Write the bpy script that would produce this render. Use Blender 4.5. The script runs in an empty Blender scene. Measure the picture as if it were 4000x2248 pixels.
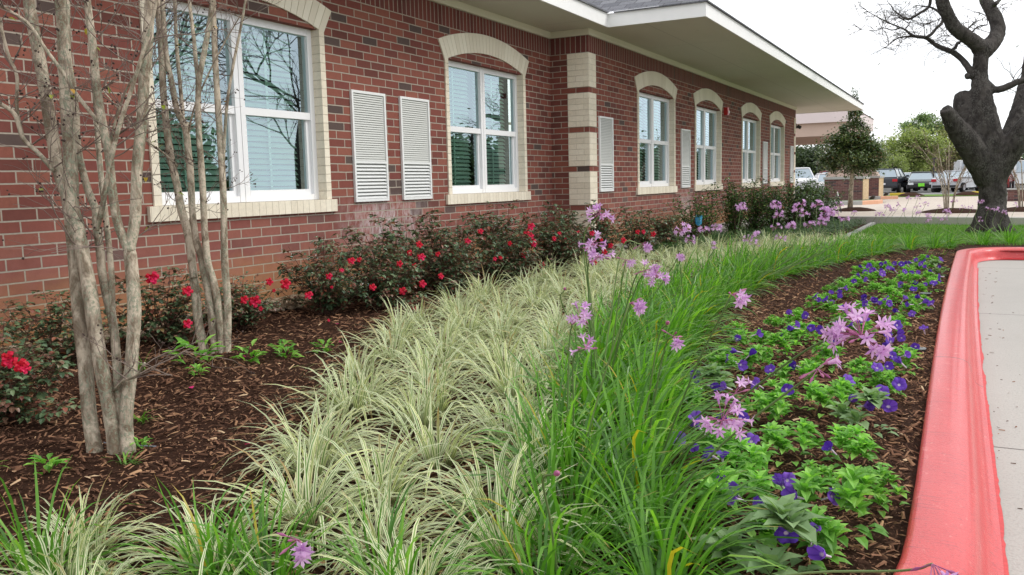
import bpy, math, random
import numpy as np
from mathutils import Vector, Matrix
SC = bpy.context.scene
COL = SC.collection
rad = math.radians
# ------------------------------------------------------------------ camera
CW, CP, CR = 0.4870, 0.1183, -0.0246          # turn left, tilt down, roll
cam_d = bpy.data.cameras.new('camera'); cam = bpy.data.objects.new('camera', cam_d); COL.objects.link(cam)
_F = Vector((-math.sin(CW)*math.cos(CP), math.cos(CW)*math.cos(CP), -math.sin(CP)))
_R = Vector((math.cos(CW), math.sin(CW), 0)); _U = _R.cross(_F)
_R2 = _R*math.cos(CR)+_U*math.sin(CR); _U2 = -_R*math.sin(CR)+_U*math.cos(CR)
cam.matrix_world = Matrix(((_R2.x,_U2.x,-_F.x,0),(_R2.y,_U2.y,-_F.y,0),(_R2.z,_U2.z,-_F.z,0),(0,0,0,1)))
cam_d.sensor_width = 36; cam_d.lens = 30.34; cam_d.clip_end = 2000; cam_d.clip_start = 0.05
SC.camera = cam
# ------------------------------------------------------------------ sky and sun
SUN_EL, SUN_AZ = 42, 62                       # azimuth measured from +Y towards +X
W = bpy.data.worlds.new('World'); SC.world = W; W.use_nodes = True
nt = W.node_tree; nt.nodes.clear()
wo = nt.nodes.new('ShaderNodeOutputWorld'); bg = nt.nodes.new('ShaderNodeBackground')
sky = nt.nodes.new('ShaderNodeTexSky'); sky.sky_type = 'NISHITA'; sky.sun_disc = False
sky.sun_elevation = rad(SUN_EL); sky.sun_rotation = rad(SUN_AZ)
tc = nt.nodes.new('ShaderNodeTexCoord'); mp = nt.nodes.new('ShaderNodeMapping'); mp.inputs['Scale'].default_value = (1.3,1.3,3.2)
ns = nt.nodes.new('ShaderNodeTexNoise'); ns.inputs['Scale'].default_value = 2.1; ns.inputs['Detail'].default_value = 9; ns.inputs['Roughness'].default_value = .6; ns.inputs['Distortion'].default_value = .5
cr = nt.nodes.new('ShaderNodeValToRGB'); cr.color_ramp.elements[0].position = .30; cr.color_ramp.elements[1].position = .50
cr.color_ramp.elements[0].color = (.6,.6,.6,1); cr.color_ramp.elements[1].color = (1,1,1,1)
mx = nt.nodes.new('ShaderNodeMix'); mx.data_type = 'RGBA'
mx.inputs[7].default_value = (11.2,11.3,11.6,1)
bg.inputs[1].default_value = .12
L = nt.links.new
L(tc.outputs['Generated'], mp.inputs[0]); L(mp.outputs[0], ns.inputs[0]); L(ns.outputs[0], cr.inputs[0]); L(cr.outputs[0], mx.inputs[0])
L(sky.outputs[0], mx.inputs[6]); L(mx.outputs[2], bg.inputs[0]); L(bg.outputs[0], wo.inputs[0])
sd = bpy.data.lights.new('sun', 'SUN'); sd.energy = 1.5; sd.angle = rad(18); sd.color = (1,.96,.9)
so = bpy.data.objects.new('sun', sd); COL.objects.link(so)
_sv = Vector((math.sin(rad(SUN_AZ))*math.cos(rad(SUN_EL)), math.cos(rad(SUN_AZ))*math.cos(rad(SUN_EL)), math.sin(rad(SUN_EL))))
so.rotation_euler = _sv.to_track_quat('Z','Y').to_euler(); so.location = (6,4,12)
SC.view_settings.view_transform = 'Standard'; SC.view_settings.look = 'None'; SC.view_settings.exposure = 0.2; SC.view_settings.gamma = 1
SC.render.engine = 'CYCLES'; SC.cycles.max_bounces = 6; SC.cycles.diffuse_bounces = 3; SC.cycles.transparent_max_bounces = 8

# ------------------------------------------------------------------ mesh helpers
class MB:
    def __init__(s): s.v=[]; s.f=[]; s.uv=[]; s.n=0; s.sm=False
    def add(s, V, F, UV=None):
        b=s.n; s.v.extend([tuple(map(float,p)) for p in V]); s.n+=len(V)
        for i,f in enumerate(F):
            s.f.append(tuple(b+k for k in f)); s.uv.append(UV[i] if UV else None)
        return s
    def box(s, x0,x1,y0,y1,z0,z1):
        V=[(x,y,z) for x in (x0,x1) for y in (y0,y1) for z in (z0,z1)]
        return s.add(V,[(0,1,3,2),(4,6,7,5),(0,4,5,1),(2,3,7,6),(0,2,6,4),(1,5,7,3)])
    def quad(s,a,b,c,d,uv=None): return s.add([a,b,c,d],[(0,1,2,3)],[uv] if uv else None)
    def tube(s, P, R, n=8, caps=True):
        P=[np.array(p,float) for p in P]; m=len(P)
        if np.isscalar(R): R=[R]*m
        V=[];prev=None
        for i in range(m):
            t=P[min(i+1,m-1)]-P[max(i-1,0)]; t/= (np.linalg.norm(t)+1e-9)
            if prev is None:
                a=np.array([1.,0,0]) if abs(t[0])<.8 else np.array([0,1.,0]); u=np.cross(t,a)
            else: u=prev-t*(prev@t)
            u/= (np.linalg.norm(u)+1e-9); prev=u; w=np.cross(t,u)
            for k in range(n):
                a=2*math.pi*k/n; V.append(P[i]+(u*math.cos(a)+w*math.sin(a))*R[i])
        F=[(i*n+k,i*n+(k+1)%n,(i+1)*n+(k+1)%n,(i+1)*n+k) for i in range(m-1) for k in range(n)]
        if caps: F+= [tuple(range(n))[::-1], tuple((m-1)*n+k for k in range(n))]
        return s.add(V,F)
    def extend(s,o,M=None):
        V=o.v if M is None else [tuple(M@Vector(p)) for p in o.v]
        b=s.n; s.v.extend(V); s.n+=len(V); s.f.extend([tuple(b+k for k in f) for f in o.f]); s.uv.extend(o.uv); return s
    def mesh(s,name,mat,smooth=False,origin=(0,0,0)):
        me=bpy.data.meshes.new(name); o=origin
        V=s.v if tuple(o)==(0,0,0) else [(p[0]-o[0],p[1]-o[1],p[2]-o[2]) for p in s.v]
        me.from_pydata(V,[],s.f)
        if any(u is not None for u in s.uv):
            l=me.uv_layers.new(name='UVMap'); a=[]
            for f,u in zip(s.f,s.uv):
                a.extend([c for p in (u if u else [(0,0)]*len(f)) for c in p])
            l.data.foreach_set('uv',a)
        if smooth: me.polygons.foreach_set('use_smooth',[True]*len(me.polygons))
        if mat: me.materials.append(mat)
        me.update(); return me
def link(name,me,parent=None,loc=(0,0,0),rz=0):
    o=bpy.data.objects.new(name,me); COL.objects.link(o); o.location=loc; o.rotation_euler=(0,0,rz)
    if parent: o.parent=parent
    return o
def part(name,mb,mat,parent,smooth=False,label=None,root=None):
    """mesh part given in world coordinates under an Empty (possibly under another part)"""
    r=root if root is not None else parent
    org=ORG.get(r.as_pointer(),(0,0,0)) if r else (0,0,0)
    o=link(name,mb.mesh(name,mat,smooth,org),parent)
    ORG[o.as_pointer()]=org
    if label: o['label']=label
    return o
ORG={}
def thing(name,label,cat,loc=(0,0,0),group=None,rz=0):
    o=link(name,None,None,loc,rz); ORG[o.as_pointer()]=tuple(loc); o.empty_display_size=.1
    tag(o,label,cat,group); return o
def tag(o,label=None,cat=None,group=None,kind=None):
    if label:o['label']=label
    if cat:o['category']=cat
    if group:o['group']=group
    if kind:o['kind']=kind
    return o
def solo(name,mb,mat,label,cat,loc=(0,0,0),group=None,smooth=False,kind=None):
    o=link(name,mb.mesh(name,mat,smooth,loc),None,loc); return tag(o,label,cat,group,kind)
def struct(name,mb,mat,smooth=False): return tag(link(name,mb.mesh(name,mat,smooth)),kind='structure')
def interp(a,b,t): return a+(b-a)*t
def gz(x,y):
    t=min(max((x+4.6)/4.48,0),1)
    a=float(np.interp(y,[-5,8,13,22.5],[-.83,-.86,-.95,-1.15])); b=float(np.interp(y,[-5,13,22.5],[-.985,-1.0,-1.19]))
    return a+(b-a)*t
def pz(y): return -1.0-(max(y,22.9)-22.9)*.005
def catmull(P,k=4):
    P=[np.array(p,float) for p in P]
    if len(P)<3: return P
    Q=[2*P[0]-P[1]]+P+[2*P[-1]-P[-2]]; out=[]
    for i in range(1,len(Q)-2):
        for j in range(k):
            t=j/k; a,b,c,d=Q[i-1],Q[i],Q[i+1],Q[i+2]
            out.append(.5*((2*b)+(-a+c)*t+(2*a-5*b+4*c-d)*t*t+(-a+3*b-3*c+d)*t**3))
    out.append(P[-1]); return out

# ------------------------------------------------------------------ material helpers
class NM:
    def __init__(s,name,rough=.7,col=None,spec=None,metal=0):
        s.m=bpy.data.materials.new(name); s.m.use_nodes=True; s.t=s.m.node_tree; s.N=s.t.nodes; s.b=s.N['Principled BSDF']; s.o=s.N['Material Output']
        s.b.inputs['Roughness'].default_value=rough; s.b.inputs['Metallic'].default_value=metal
        if spec is not None: s.b.inputs['Specular IOR Level'].default_value=spec
        if col: s.b.inputs['Base Color'].default_value=(*col,1)
    def n(s,t,**k):
        q=s.N.new(t)
        for a,v in k.items(): setattr(q,a,v)
        return q
    def l(s,a,b): s.t.links.new(a,b)
    def pos(s): return s.n('ShaderNodeNewGeometry').outputs['Position']
    def objc(s): return s.n('ShaderNodeTexCoord').outputs['Object']
    def noise(s,vec,scale,detail=4,rough=.55,stretch=None,dist=0):
        q=s.n('ShaderNodeTexNoise'); q.inputs['Scale'].default_value=scale; q.inputs['Detail'].default_value=detail; q.inputs['Roughness'].default_value=rough; q.inputs['Distortion'].default_value=dist
        if stretch:
            m=s.n('ShaderNodeMapping'); m.inputs['Scale'].default_value=stretch; s.l(vec,m.inputs[0]); vec=m.outputs[0]
        s.l(vec,q.inputs[0]); return q.outputs[0]
    def ramp(s,fac,stops,interp='LINEAR'):
        q=s.n('ShaderNodeValToRGB'); e=q.color_ramp.elements; q.color_ramp.interpolation=interp
        while len(e)<len(stops): e.new(.5)
        for i,(p,c) in enumerate(stops):
            e[i].position=p; e[i].color=(*c,1) if not np.isscalar(c) else (c,c,c,1)
        s.l(fac,q.inputs[0]); return q.outputs[0]
    def mix(s,f,a,b,mode='MIX'):
        q=s.n('ShaderNodeMix',data_type='RGBA',blend_type=mode)
        for i,x in ((0,f),(6,a),(7,b)):
            if hasattr(x,'is_linked'): s.l(x,q.inputs[i])
            elif np.isscalar(x): q.inputs[i].default_value=x
            else: q.inputs[i].default_value=(*x,1)
        return q.outputs[2]
    def math(s,op,a,b=0,clamp=False):
        q=s.n('ShaderNodeMath',operation=op,use_clamp=clamp)
        for i,x in ((0,a),(1,b)):
            if hasattr(x,'is_linked'): s.l(x,q.inputs[i])
            else: q.inputs[i].default_value=x
        return q.outputs[0]
    def xyz(s,vec):
        q=s.n('ShaderNodeSeparateXYZ'); s.l(vec,q.inputs[0]); return q.outputs
    def comb(s,x,y,z=0):
        q=s.n('ShaderNodeCombineXYZ')
        for i,v in enumerate((x,y,z)):
            if hasattr(v,'is_linked'): s.l(v,q.inputs[i])
            else: q.inputs[i].default_value=v
        return q.outputs[0]
    def bump(s,h,strength=.5,dist=.01,normal=None):
        q=s.n('ShaderNodeBump'); q.inputs['Strength'].default_value=strength; q.inputs['Distance'].default_value=dist; s.l(h,q.inputs['Height'])
        if normal: s.l(normal,q.inputs['Normal'])
        s.l(q.outputs[0],s.b.inputs['Normal']); return q.outputs[0]
    def col(s,c): s.l(c,s.b.inputs['Base Color'])
    def island(s): return s.n('ShaderNodeNewGeometry').outputs['Random Per Island']
    def orand(s): return s.n('ShaderNodeObjectInfo').outputs['Random']
    def maprange(s,v,a,b,c=0,d=1):
        q=s.n('ShaderNodeMapRange'); s.l(v,q.inputs[0])
        for i,x in enumerate((a,b,c,d)): q.inputs[i+1].default_value=x
        return q.outputs[0]
    def translucent(s,colour,f=.35):
        t=s.n('ShaderNodeBsdfTranslucent'); mxs=s.n('ShaderNodeMixShader'); mxs.inputs[0].default_value=f
        if hasattr(colour,'is_linked'): s.l(colour,t.inputs[0])
        else: t.inputs[0].default_value=(*colour,1)
        s.l(s.b.outputs[0],mxs.inputs[1]); s.l(t.outputs[0],mxs.inputs[2]); s.l(mxs.outputs[0],s.o.inputs[0])
ZT=1.5616                                    # underside of the soldier course
def brick_nodes(m,bw,rh,off=.5,joint=.005,du=0.,zo=ZT,smooth=.12):
    g=m.n('ShaderNodeNewGeometry'); x,y,z=m.xyz(g.outputs['Position']); nx,ny,nz=m.xyz(g.outputs['True Normal'])
    f=m.math('GREATER_THAN',m.math('ABSOLUTE',nx),.5)
    u=m.math('ADD',m.math('MULTIPLY',y,f),m.math('MULTIPLY',x,m.math('SUBTRACT',1.,f)))
    # slight wobble so that the joints are not ruler straight
    wn=m.noise(g.outputs['Position'],9,3); u=m.math('ADD',u,m.math('MULTIPLY',m.math('SUBTRACT',wn,.5),.006))
    v=m.math('SUBTRACT',z,zo); v=m.math('ADD',v,m.math('MULTIPLY',m.math('SUBTRACT',m.noise(g.outputs['Position'],6.3,3),.5),.005))
    b=m.n('ShaderNodeTexBrick'); b.offset=off; b.offset_frequency=2; b.squash=1
    m.l(m.comb(m.math('ADD',u,du+40*bw),m.math('ADD',v,rh*400)),b.inputs['Vector'])
    b.inputs['Scale'].default_value=1; b.inputs['Mortar Size'].default_value=joint; b.inputs['Mortar Smooth'].default_value=smooth
    b.inputs['Brick Width'].default_value=bw; b.inputs['Row Height'].default_value=rh; b.inputs['Bias'].default_value=0
    b.inputs['Color1'].default_value=(0,0,0,1); b.inputs['Color2'].default_value=(1,1,1,1); b.inputs['Mortar'].default_value=(.5,.5,.5,1)
    return b.outputs['Color'],b.outputs['Fac'],g.outputs['Position']
def mat_brick(name,bw=.2032,rh=.0677,off=.5,stops=None,mortar=(.38,.33,.27),stain=True,du=0.,zo=ZT,joint=.005):
    m=NM(name,.85,spec=.25); rnd,fac,P=brick_nodes(m,bw,rh,off,joint,du,zo)
    stops=stops or [(0,(.12,.044,.036)),(.2,(.18,.057,.045)),(.45,(.215,.068,.051)),(.7,(.25,.092,.065)),(.85,(.19,.056,.046)),(.955,(.15,.055,.046)),(.966,(.085,.06,.055)),(1,(.10,.07,.062))]
    c=m.ramp(rnd,stops)
    n1=m.noise(P,35,6,.7); n2=m.noise(P,160,3,.6)
    c=m.mix(.55,c,m.mix(n1,(.62,.62,.62),(1.35,1.3,1.25)),'MULTIPLY')
    c=m.mix(m.ramp(n2,[(.6,0.),(.72,.35)]),c,(.12,.045,.04))
    mo=m.mix(m.noise(P,60,4),tuple(k*.72 for k in mortar),tuple(min(1,k*1.2) for k in mortar))
    if stain:
        x,y,z=m.xyz(P)
        # rust-tan splash band along the foot of the wall
        nz=m.noise(P,5,4); h=m.math('ADD',z,m.math('MULTIPLY',m.math('SUBTRACT',nz,.5),.22))
        s=m.maprange(h,-.42,-.72,0,.85); c=m.mix(s,c,(.40,.20,.075)); mo=m.mix(m.math('MULTIPLY',s,.7),mo,(.42,.30,.15))
        # pale upper band below sill height: dusty bricks
        c=m.mix(m.math('MULTIPLY',m.maprange(h,-.05,-.35,0,.35),m.noise(P,14,3)),c,(.42,.2,.17))
        # lime bloom below the paired vents
        ey=m.math('MULTIPLY',m.maprange(m.math('ABSOLUTE',m.math('SUBTRACT',y,6.35)),.75,.2,0,1),m.maprange(m.math('ABSOLUTE',m.math('ADD',z,.33)),.30,.08,0,1))
        ey2=m.math('MULTIPLY',m.maprange(m.math('ABSOLUTE',m.math('SUBTRACT',y,13.9)),.5,.1,0,.8),m.maprange(m.math('ABSOLUTE',m.math('ADD',z,.4)),.35,.08,0,1))
        e=m.math('MULTIPLY',m.math('ADD',ey,ey2),m.ramp(m.noise(P,22,6,.75,(1,1,.5)),[(.40,0.),(.60,.8)]),True)
        c=m.mix(e,c,(.55,.48,.48))
    col=m.mix(fac,c,mo); m.col(col)
    h=m.math('SUBTRACT',m.math('MULTIPLY',n1,.35),m.math('MULTIPLY',fac,1.)); m.bump(m.math('ADD',h,m.math('MULTIPLY',n2,.15)),.8,.006)
    return m.m
CREAM=[(0,(.70,.64,.52)),(.5,(.76,.70,.575)),(1,(.80,.745,.62))]
def mat_plain(name,col,rough=.6,var=.15,scale=8,bump=0,spec=.4,metal=0):
    m=NM(name,rough,spec=spec,metal=metal); P=m.objc(); n=m.noise(P,scale,5,.6)
    m.col(m.mix(n,tuple(c*(1-var) for c in col),tuple(min(1,c*(1+var)) for c in col)))
    if bump: m.bump(m.noise(P,scale*6,4),bump,.01)
    return m.m
def mat_leaf(name,stops,rough=.45,trans=.3,island=True,spec=.35,tcol=None):
    m=NM(name,rough,spec=spec); r=m.island() if island else m.orand()
    c=m.ramp(r,stops); o=m.orand(); c=m.mix(1.,c,m.mix(o,(.88,.88,.88),(1.12,1.12,1.12)),'MULTIPLY'); m.col(c)
    if trans: m.translucent(m.mix(1.,c,tcol or (1.3,1.5,.7),'MULTIPLY'),trans)
    return m.m
D_TREE1=[([(-2.654,1.894,-0.931),(-2.692,1.907,-0.761),(-2.717,1.925,-0.597),(-2.749,1.941,-0.424),(-2.77,1.956,-0.3),(-2.794,1.973,-0.149),(-2.821,1.987,-0.009),(-2.858,1.988,0.076),(-2.892,1.997,0.203),(-2.924,2.008,0.345),(-2.959,2.019,0.487),(-2.997,2.028,0.631),(-3.029,2.04,0.778)],0.027,0.021),([(-2.593,1.928,-0.919),(-2.613,1.934,-0.767),(-2.646,1.935,-0.593),(-2.673,1.94,-0.42),(-2.686,1.943,-0.317),(-2.705,1.943,-0.207),(-2.72,1.943,-0.112),(-2.736,1.941,-0.03),(-2.738,1.948,0.058),(-2.749,1.956,0.195),(-2.76,1.97,0.378),(-2.768,1.983,0.534),(-2.778,1.991,0.668),(-2.781,1.996,0.746)],0.028,0.02),([(-2.573,1.94,-0.911),(-2.6,1.959,-0.736),(-2.618,1.976,-0.599),(-2.641,1.992,-0.462),(-2.671,1.999,-0.358),(-2.696,2.006,-0.276),(-2.716,2.018,-0.177),(-2.735,2.026,-0.105),(-2.747,2.037,-0.051),(-2.781,2.037,0.024),(-2.817,2.042,0.131),(-2.836,2.051,0.205),(-2.851,2.067,0.315),(-2.884,2.08,0.473),(-2.903,2.098,0.612),(-2.916,2.123,0.779)],0.018,0.011),([(-2.607,1.968,-0.565),(-2.645,1.997,-0.391),(-2.672,2.024,-0.278),(-2.71,2.05,-0.118),(-2.754,2.076,0.058),(-2.793,2.105,0.237),(-2.828,2.136,0.419),(-2.871,2.163,0.603),(-2.907,2.186,0.731),(-2.938,2.206,0.807)],0.012,0.0085),([(-2.685,1.987,-0.121),(-2.655,1.99,-0.059),(-2.628,1.994,0.021),(-2.594,2.006,0.141),(-2.558,2.018,0.243),(-2.507,2.04,0.369),(-2.465,2.056,0.476),(-2.422,2.072,0.591),(-2.395,2.078,0.687)],0.011,0.005),([(-2.56,1.947,-0.911),(-2.571,1.96,-0.769),(-2.561,1.988,-0.597),(-2.558,2.014,-0.425),(-2.564,2.024,-0.322),(-2.576,2.032,-0.22),(-2.579,2.035,-0.18),(-2.566,2.055,-0.084),(-2.566,2.078,0.088),(-2.556,2.106,0.259),(-2.555,2.126,0.397),(-2.548,2.148,0.534),(-2.546,2.167,0.671),(-2.541,2.18,0.751)],0.026,0.018),([(-2.576,2.034,-0.199),(-2.603,2.017,-0.116),(-2.614,2.011,-0.013),(-2.62,2.012,0.123),(-2.63,2.006,0.231),(-2.642,2.003,0.359),(-2.647,2.004,0.492),(-2.655,2.003,0.623),(-2.659,2.0,0.723)],0.018,0.012),([(-2.819,1.944,0.084),(-2.853,1.912,0.149),(-2.882,1.88,0.201),(-2.89,1.864,0.279),(-2.916,1.832,0.317),(-2.943,1.8,0.354)],0.009,0.007),([(-2.921,1.905,0.2),(-2.924,1.895,0.309),(-2.908,1.895,0.411),(-2.918,1.877,0.487),(-2.921,1.864,0.571),(-2.923,1.85,0.644)],0.007,0.005),([(-2.675,2.04,0.235),(-2.674,2.012,0.262),(-2.712,1.971,0.348),(-2.724,1.94,0.412),(-2.752,1.903,0.489),(-2.781,1.867,0.571),(-2.836,1.812,0.626),(-2.852,1.774,0.648)],0.008,0.005),([(-2.656,2.041,0.161),(-2.617,2.044,0.247),(-2.567,2.055,0.349),(-2.51,2.067,0.422),(-2.446,2.086,0.52)],0.005,0.003),([(-2.613,1.95,-0.68),(-2.528,1.926,-0.631),(-2.433,1.904,-0.601),(-2.352,1.878,-0.546)],0.006,0.004)]
D_TREE2=[([(-3.578,3.251,-0.936),(-3.636,3.262,-0.697),(-3.66,3.277,-0.559),(-3.68,3.289,-0.456),(-3.717,3.308,-0.244),(-3.767,3.313,-0.082),(-3.798,3.323,0.046),(-3.838,3.33,0.186),(-3.87,3.345,0.348),(-3.902,3.366,0.565),(-3.92,3.388,0.727),(-3.949,3.412,0.944),(-3.974,3.437,1.166)],0.027,0.017),([(-3.537,3.272,-0.937),(-3.572,3.293,-0.612),(-3.602,3.294,-0.454),(-3.623,3.295,-0.335),(-3.646,3.291,-0.242),(-3.666,3.297,-0.083),(-3.673,3.306,0.046),(-3.688,3.316,0.209),(-3.705,3.32,0.345),(-3.743,3.31,0.444),(-3.773,3.311,0.603),(-3.792,3.31,0.707),(-3.809,3.32,0.886),(-3.824,3.341,1.128)],0.022,0.013),([(-3.505,3.289,-0.938),(-3.529,3.308,-0.612),(-3.555,3.303,-0.454),(-3.573,3.293,-0.362),(-3.584,3.298,-0.189),(-3.591,3.31,0.02),(-3.597,3.315,0.178),(-3.604,3.321,0.333),(-3.603,3.339,0.561),(-3.572,3.368,0.745),(-3.542,3.395,0.918),(-3.525,3.416,1.104)],0.022,0.014),([(-3.49,3.297,-0.939),(-3.493,3.332,-0.666),(-3.503,3.348,-0.508),(-3.518,3.361,-0.351),(-3.534,3.395,-0.034),(-3.556,3.419,0.231),(-3.58,3.442,0.495),(-3.602,3.466,0.76),(-3.62,3.492,1.025),(-3.628,3.502,1.134)],0.023,0.014),([(-3.541,3.416,0.151),(-3.52,3.443,0.439),(-3.484,3.467,0.646),(-3.439,3.496,0.852),(-3.405,3.512,1.003),(-3.381,3.515,1.105)],0.009,0.006),([(-3.703,3.338,0.21),(-3.762,3.364,0.377),(-3.797,3.394,0.485),(-3.855,3.437,0.78),(-3.899,3.485,1.056),(-3.931,3.519,1.176)],0.013,0.009),([(-3.67,3.403,0.563),(-3.71,3.43,0.704),(-3.743,3.457,0.825),(-3.789,3.487,1.017),(-3.821,3.516,1.148)],0.013,0.009),([(-3.66,3.272,-0.454),(-3.713,3.314,-0.269),(-3.742,3.368,-0.091),(-3.782,3.415,0.076),(-3.829,3.455,0.218),(-3.882,3.496,0.39)],0.017,0.011),([(-3.758,3.3,0.144),(-3.759,3.218,0.21),(-3.789,3.121,0.288),(-3.793,3.039,0.375),(-3.795,2.959,0.459),(-3.794,2.879,0.539)],0.007,0.003),([(-3.713,3.348,0.32),(-3.648,3.343,0.45),(-3.554,3.356,0.603),(-3.449,3.375,0.753),(-3.335,3.398,0.899)],0.006,0.003)]
D_OAK=[([(0.385,18.28,-1.162),(0.388,18.335,-0.76),(0.389,18.395,-0.321),(0.343,18.425,0.082),(0.297,18.454,0.485),(0.22,18.463,0.853),(0.158,18.48,1.22),(0.124,18.506,1.55),(0.109,18.533,1.806),(0.112,18.574,2.098),(0.138,18.616,2.317)],[0.28,0.265,0.255,0.26,0.31,0.29,0.24,0.18,0.145,0.14,0.16]),([(0.317,18.386,-0.1),(0.107,18.235,0.306),(-0.098,18.076,0.636),(-0.249,17.93,0.852),(-0.35,17.804,1.022),(-0.423,17.691,1.176)],[0.26,0.26,0.23,0.19,0.15,0.115]),([(0.232,18.42,0.487),(0.057,18.446,0.861),(-0.084,18.478,1.144),(-0.14,18.542,1.334),(-0.155,18.622,1.477)],[0.27,0.26,0.23,0.2,0.16]),([(0.347,18.412,-0.028),(0.499,18.681,0.409),(0.656,18.94,0.742),(0.78,19.191,1.154),(0.873,19.426,1.574),(0.936,19.632,1.886),(0.989,19.879,2.545)],[0.28,0.22,0.17,0.15,0.14,0.13,0.12]),([(0.382,18.421,-0.102),(0.561,18.411,0.256),(0.708,18.37,0.502),(0.851,18.331,0.778),(1.026,18.299,0.979),(1.227,18.285,1.209)],[0.26,0.24,0.22,0.2,0.17,0.14]),([(0.132,18.609,2.281),(0.004,18.476,2.401),(-0.162,18.323,2.522),(-0.327,18.172,2.659),(-0.445,18.056,2.866),(-0.529,17.957,3.07),(-0.6,17.875,3.342)],[0.17,0.14,0.135,0.13,0.125,0.125,0.12]),([(0.14,18.608,2.244),(0.283,18.786,2.397),(0.377,18.942,2.589),(0.355,19.043,2.824),(0.249,19.101,3.062),(0.161,19.163,3.265),(0.102,19.251,3.543)],[0.18,0.16,0.145,0.14,0.125,0.12,0.12]),([(0.209,18.565,1.657),(0.325,18.53,1.545),(0.437,18.505,1.52),(0.609,18.524,1.588),(0.748,18.524,1.648),(0.95,18.555,1.689),(1.169,18.585,1.657)],[0.09,0.075,0.07,0.065,0.06,0.055,0.04]),([(0.026,18.484,1.772),(-0.078,18.535,1.948),(-0.199,18.578,2.126),(-0.353,18.599,2.27),(-0.523,18.604,2.359),(-0.661,18.625,2.448),(-0.802,18.651,2.575),(-0.942,18.667,2.628),(-1.148,18.642,2.645),(-1.322,18.631,2.623),(-1.46,18.627,2.524)],[0.08,0.06,0.055,0.05,0.045,0.04,0.035,0.028,0.02,0.014,0.008]),([(-0.826,18.134,2.526),(-0.96,18.124,2.552),(-1.07,18.131,2.614),(-1.141,18.16,2.691),(-1.239,18.174,2.754),(-1.377,18.167,2.825),(-1.544,18.149,2.92),(-1.698,18.138,3.023),(-1.84,18.131,3.104),(-1.963,18.114,3.041)],[0.03,0.026,0.022,0.018,0.014,0.012,0.01,0.008,0.006,0.004]),([(-1.224,17.95,2.72),(-1.36,17.969,2.693),(-1.526,17.983,2.749),(-1.639,18.015,2.721),(-1.807,18.024,2.747),(-1.964,18.04,2.78)],[0.012,0.01,0.008,0.006,0.004,0.003]),([(-0.787,18.156,2.532),(-0.714,18.295,2.601),(-0.642,18.439,2.716),(-0.556,18.592,2.831),(-0.536,18.713,2.978)],[0.03,0.028,0.026,0.028,0.03]),([(-0.539,18.339,2.92),(-0.651,18.411,3.045),(-0.776,18.469,3.126),(-0.874,18.535,3.155),(-1.001,18.588,3.201)],[0.03,0.022,0.016,0.01,0.006]),([(-0.746,18.274,3.248),(-0.776,18.301,3.098),(-0.925,18.271,2.995),(-1.058,18.254,2.92),(-1.14,18.273,2.91),(-1.252,18.287,2.99),(-1.366,18.304,3.093),(-1.442,18.345,3.226),(-1.502,18.386,3.298)],[0.03,0.026,0.024,0.02,0.018,0.012,0.009,0.006,0.004]),([(-1.098,18.037,2.877),(-1.225,18.116,2.903),(-1.276,18.241,2.971),(-1.421,18.315,3.035)],[0.015,0.011,0.008,0.005]),([(-1.144,17.987,2.688),(-1.093,18.22,2.803),(-1.093,18.42,2.877)],[0.012,0.009,0.006]),([(-0.399,18.324,2.258),(-0.312,18.467,2.339),(-0.289,18.575,2.416),(-0.252,18.684,2.449)],[0.03,0.03,0.03,0.03]),([(-0.176,18.489,2.603),(-0.076,18.644,2.73),(-0.013,18.774,2.815),(0.065,18.907,2.855)],[0.02,0.014,0.01,0.005]),([(-0.177,18.492,2.632),(-0.046,18.646,2.626),(0.043,18.792,2.725),(0.201,18.967,2.77)],[0.016,0.013,0.012,0.012]),([(0.303,18.809,3.102),(0.368,18.968,3.178),(0.434,19.131,3.285)],[0.05,0.03,0.03]),([(-0.826,18.137,2.548),(-0.842,18.237,2.722),(-0.911,18.31,2.899),(-1.022,18.343,2.945)],[0.008,0.006,0.005,0.004]),([(-1.087,17.998,2.54),(-1.195,18.02,2.496),(-1.274,18.044,2.347),(-1.329,18.086,2.241)],[0.008,0.006,0.005,0.003]),([(-1.295,17.885,2.517),(-1.367,17.957,2.49),(-1.438,18.021,2.404)],[0.007,0.005,0.003])]
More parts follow.
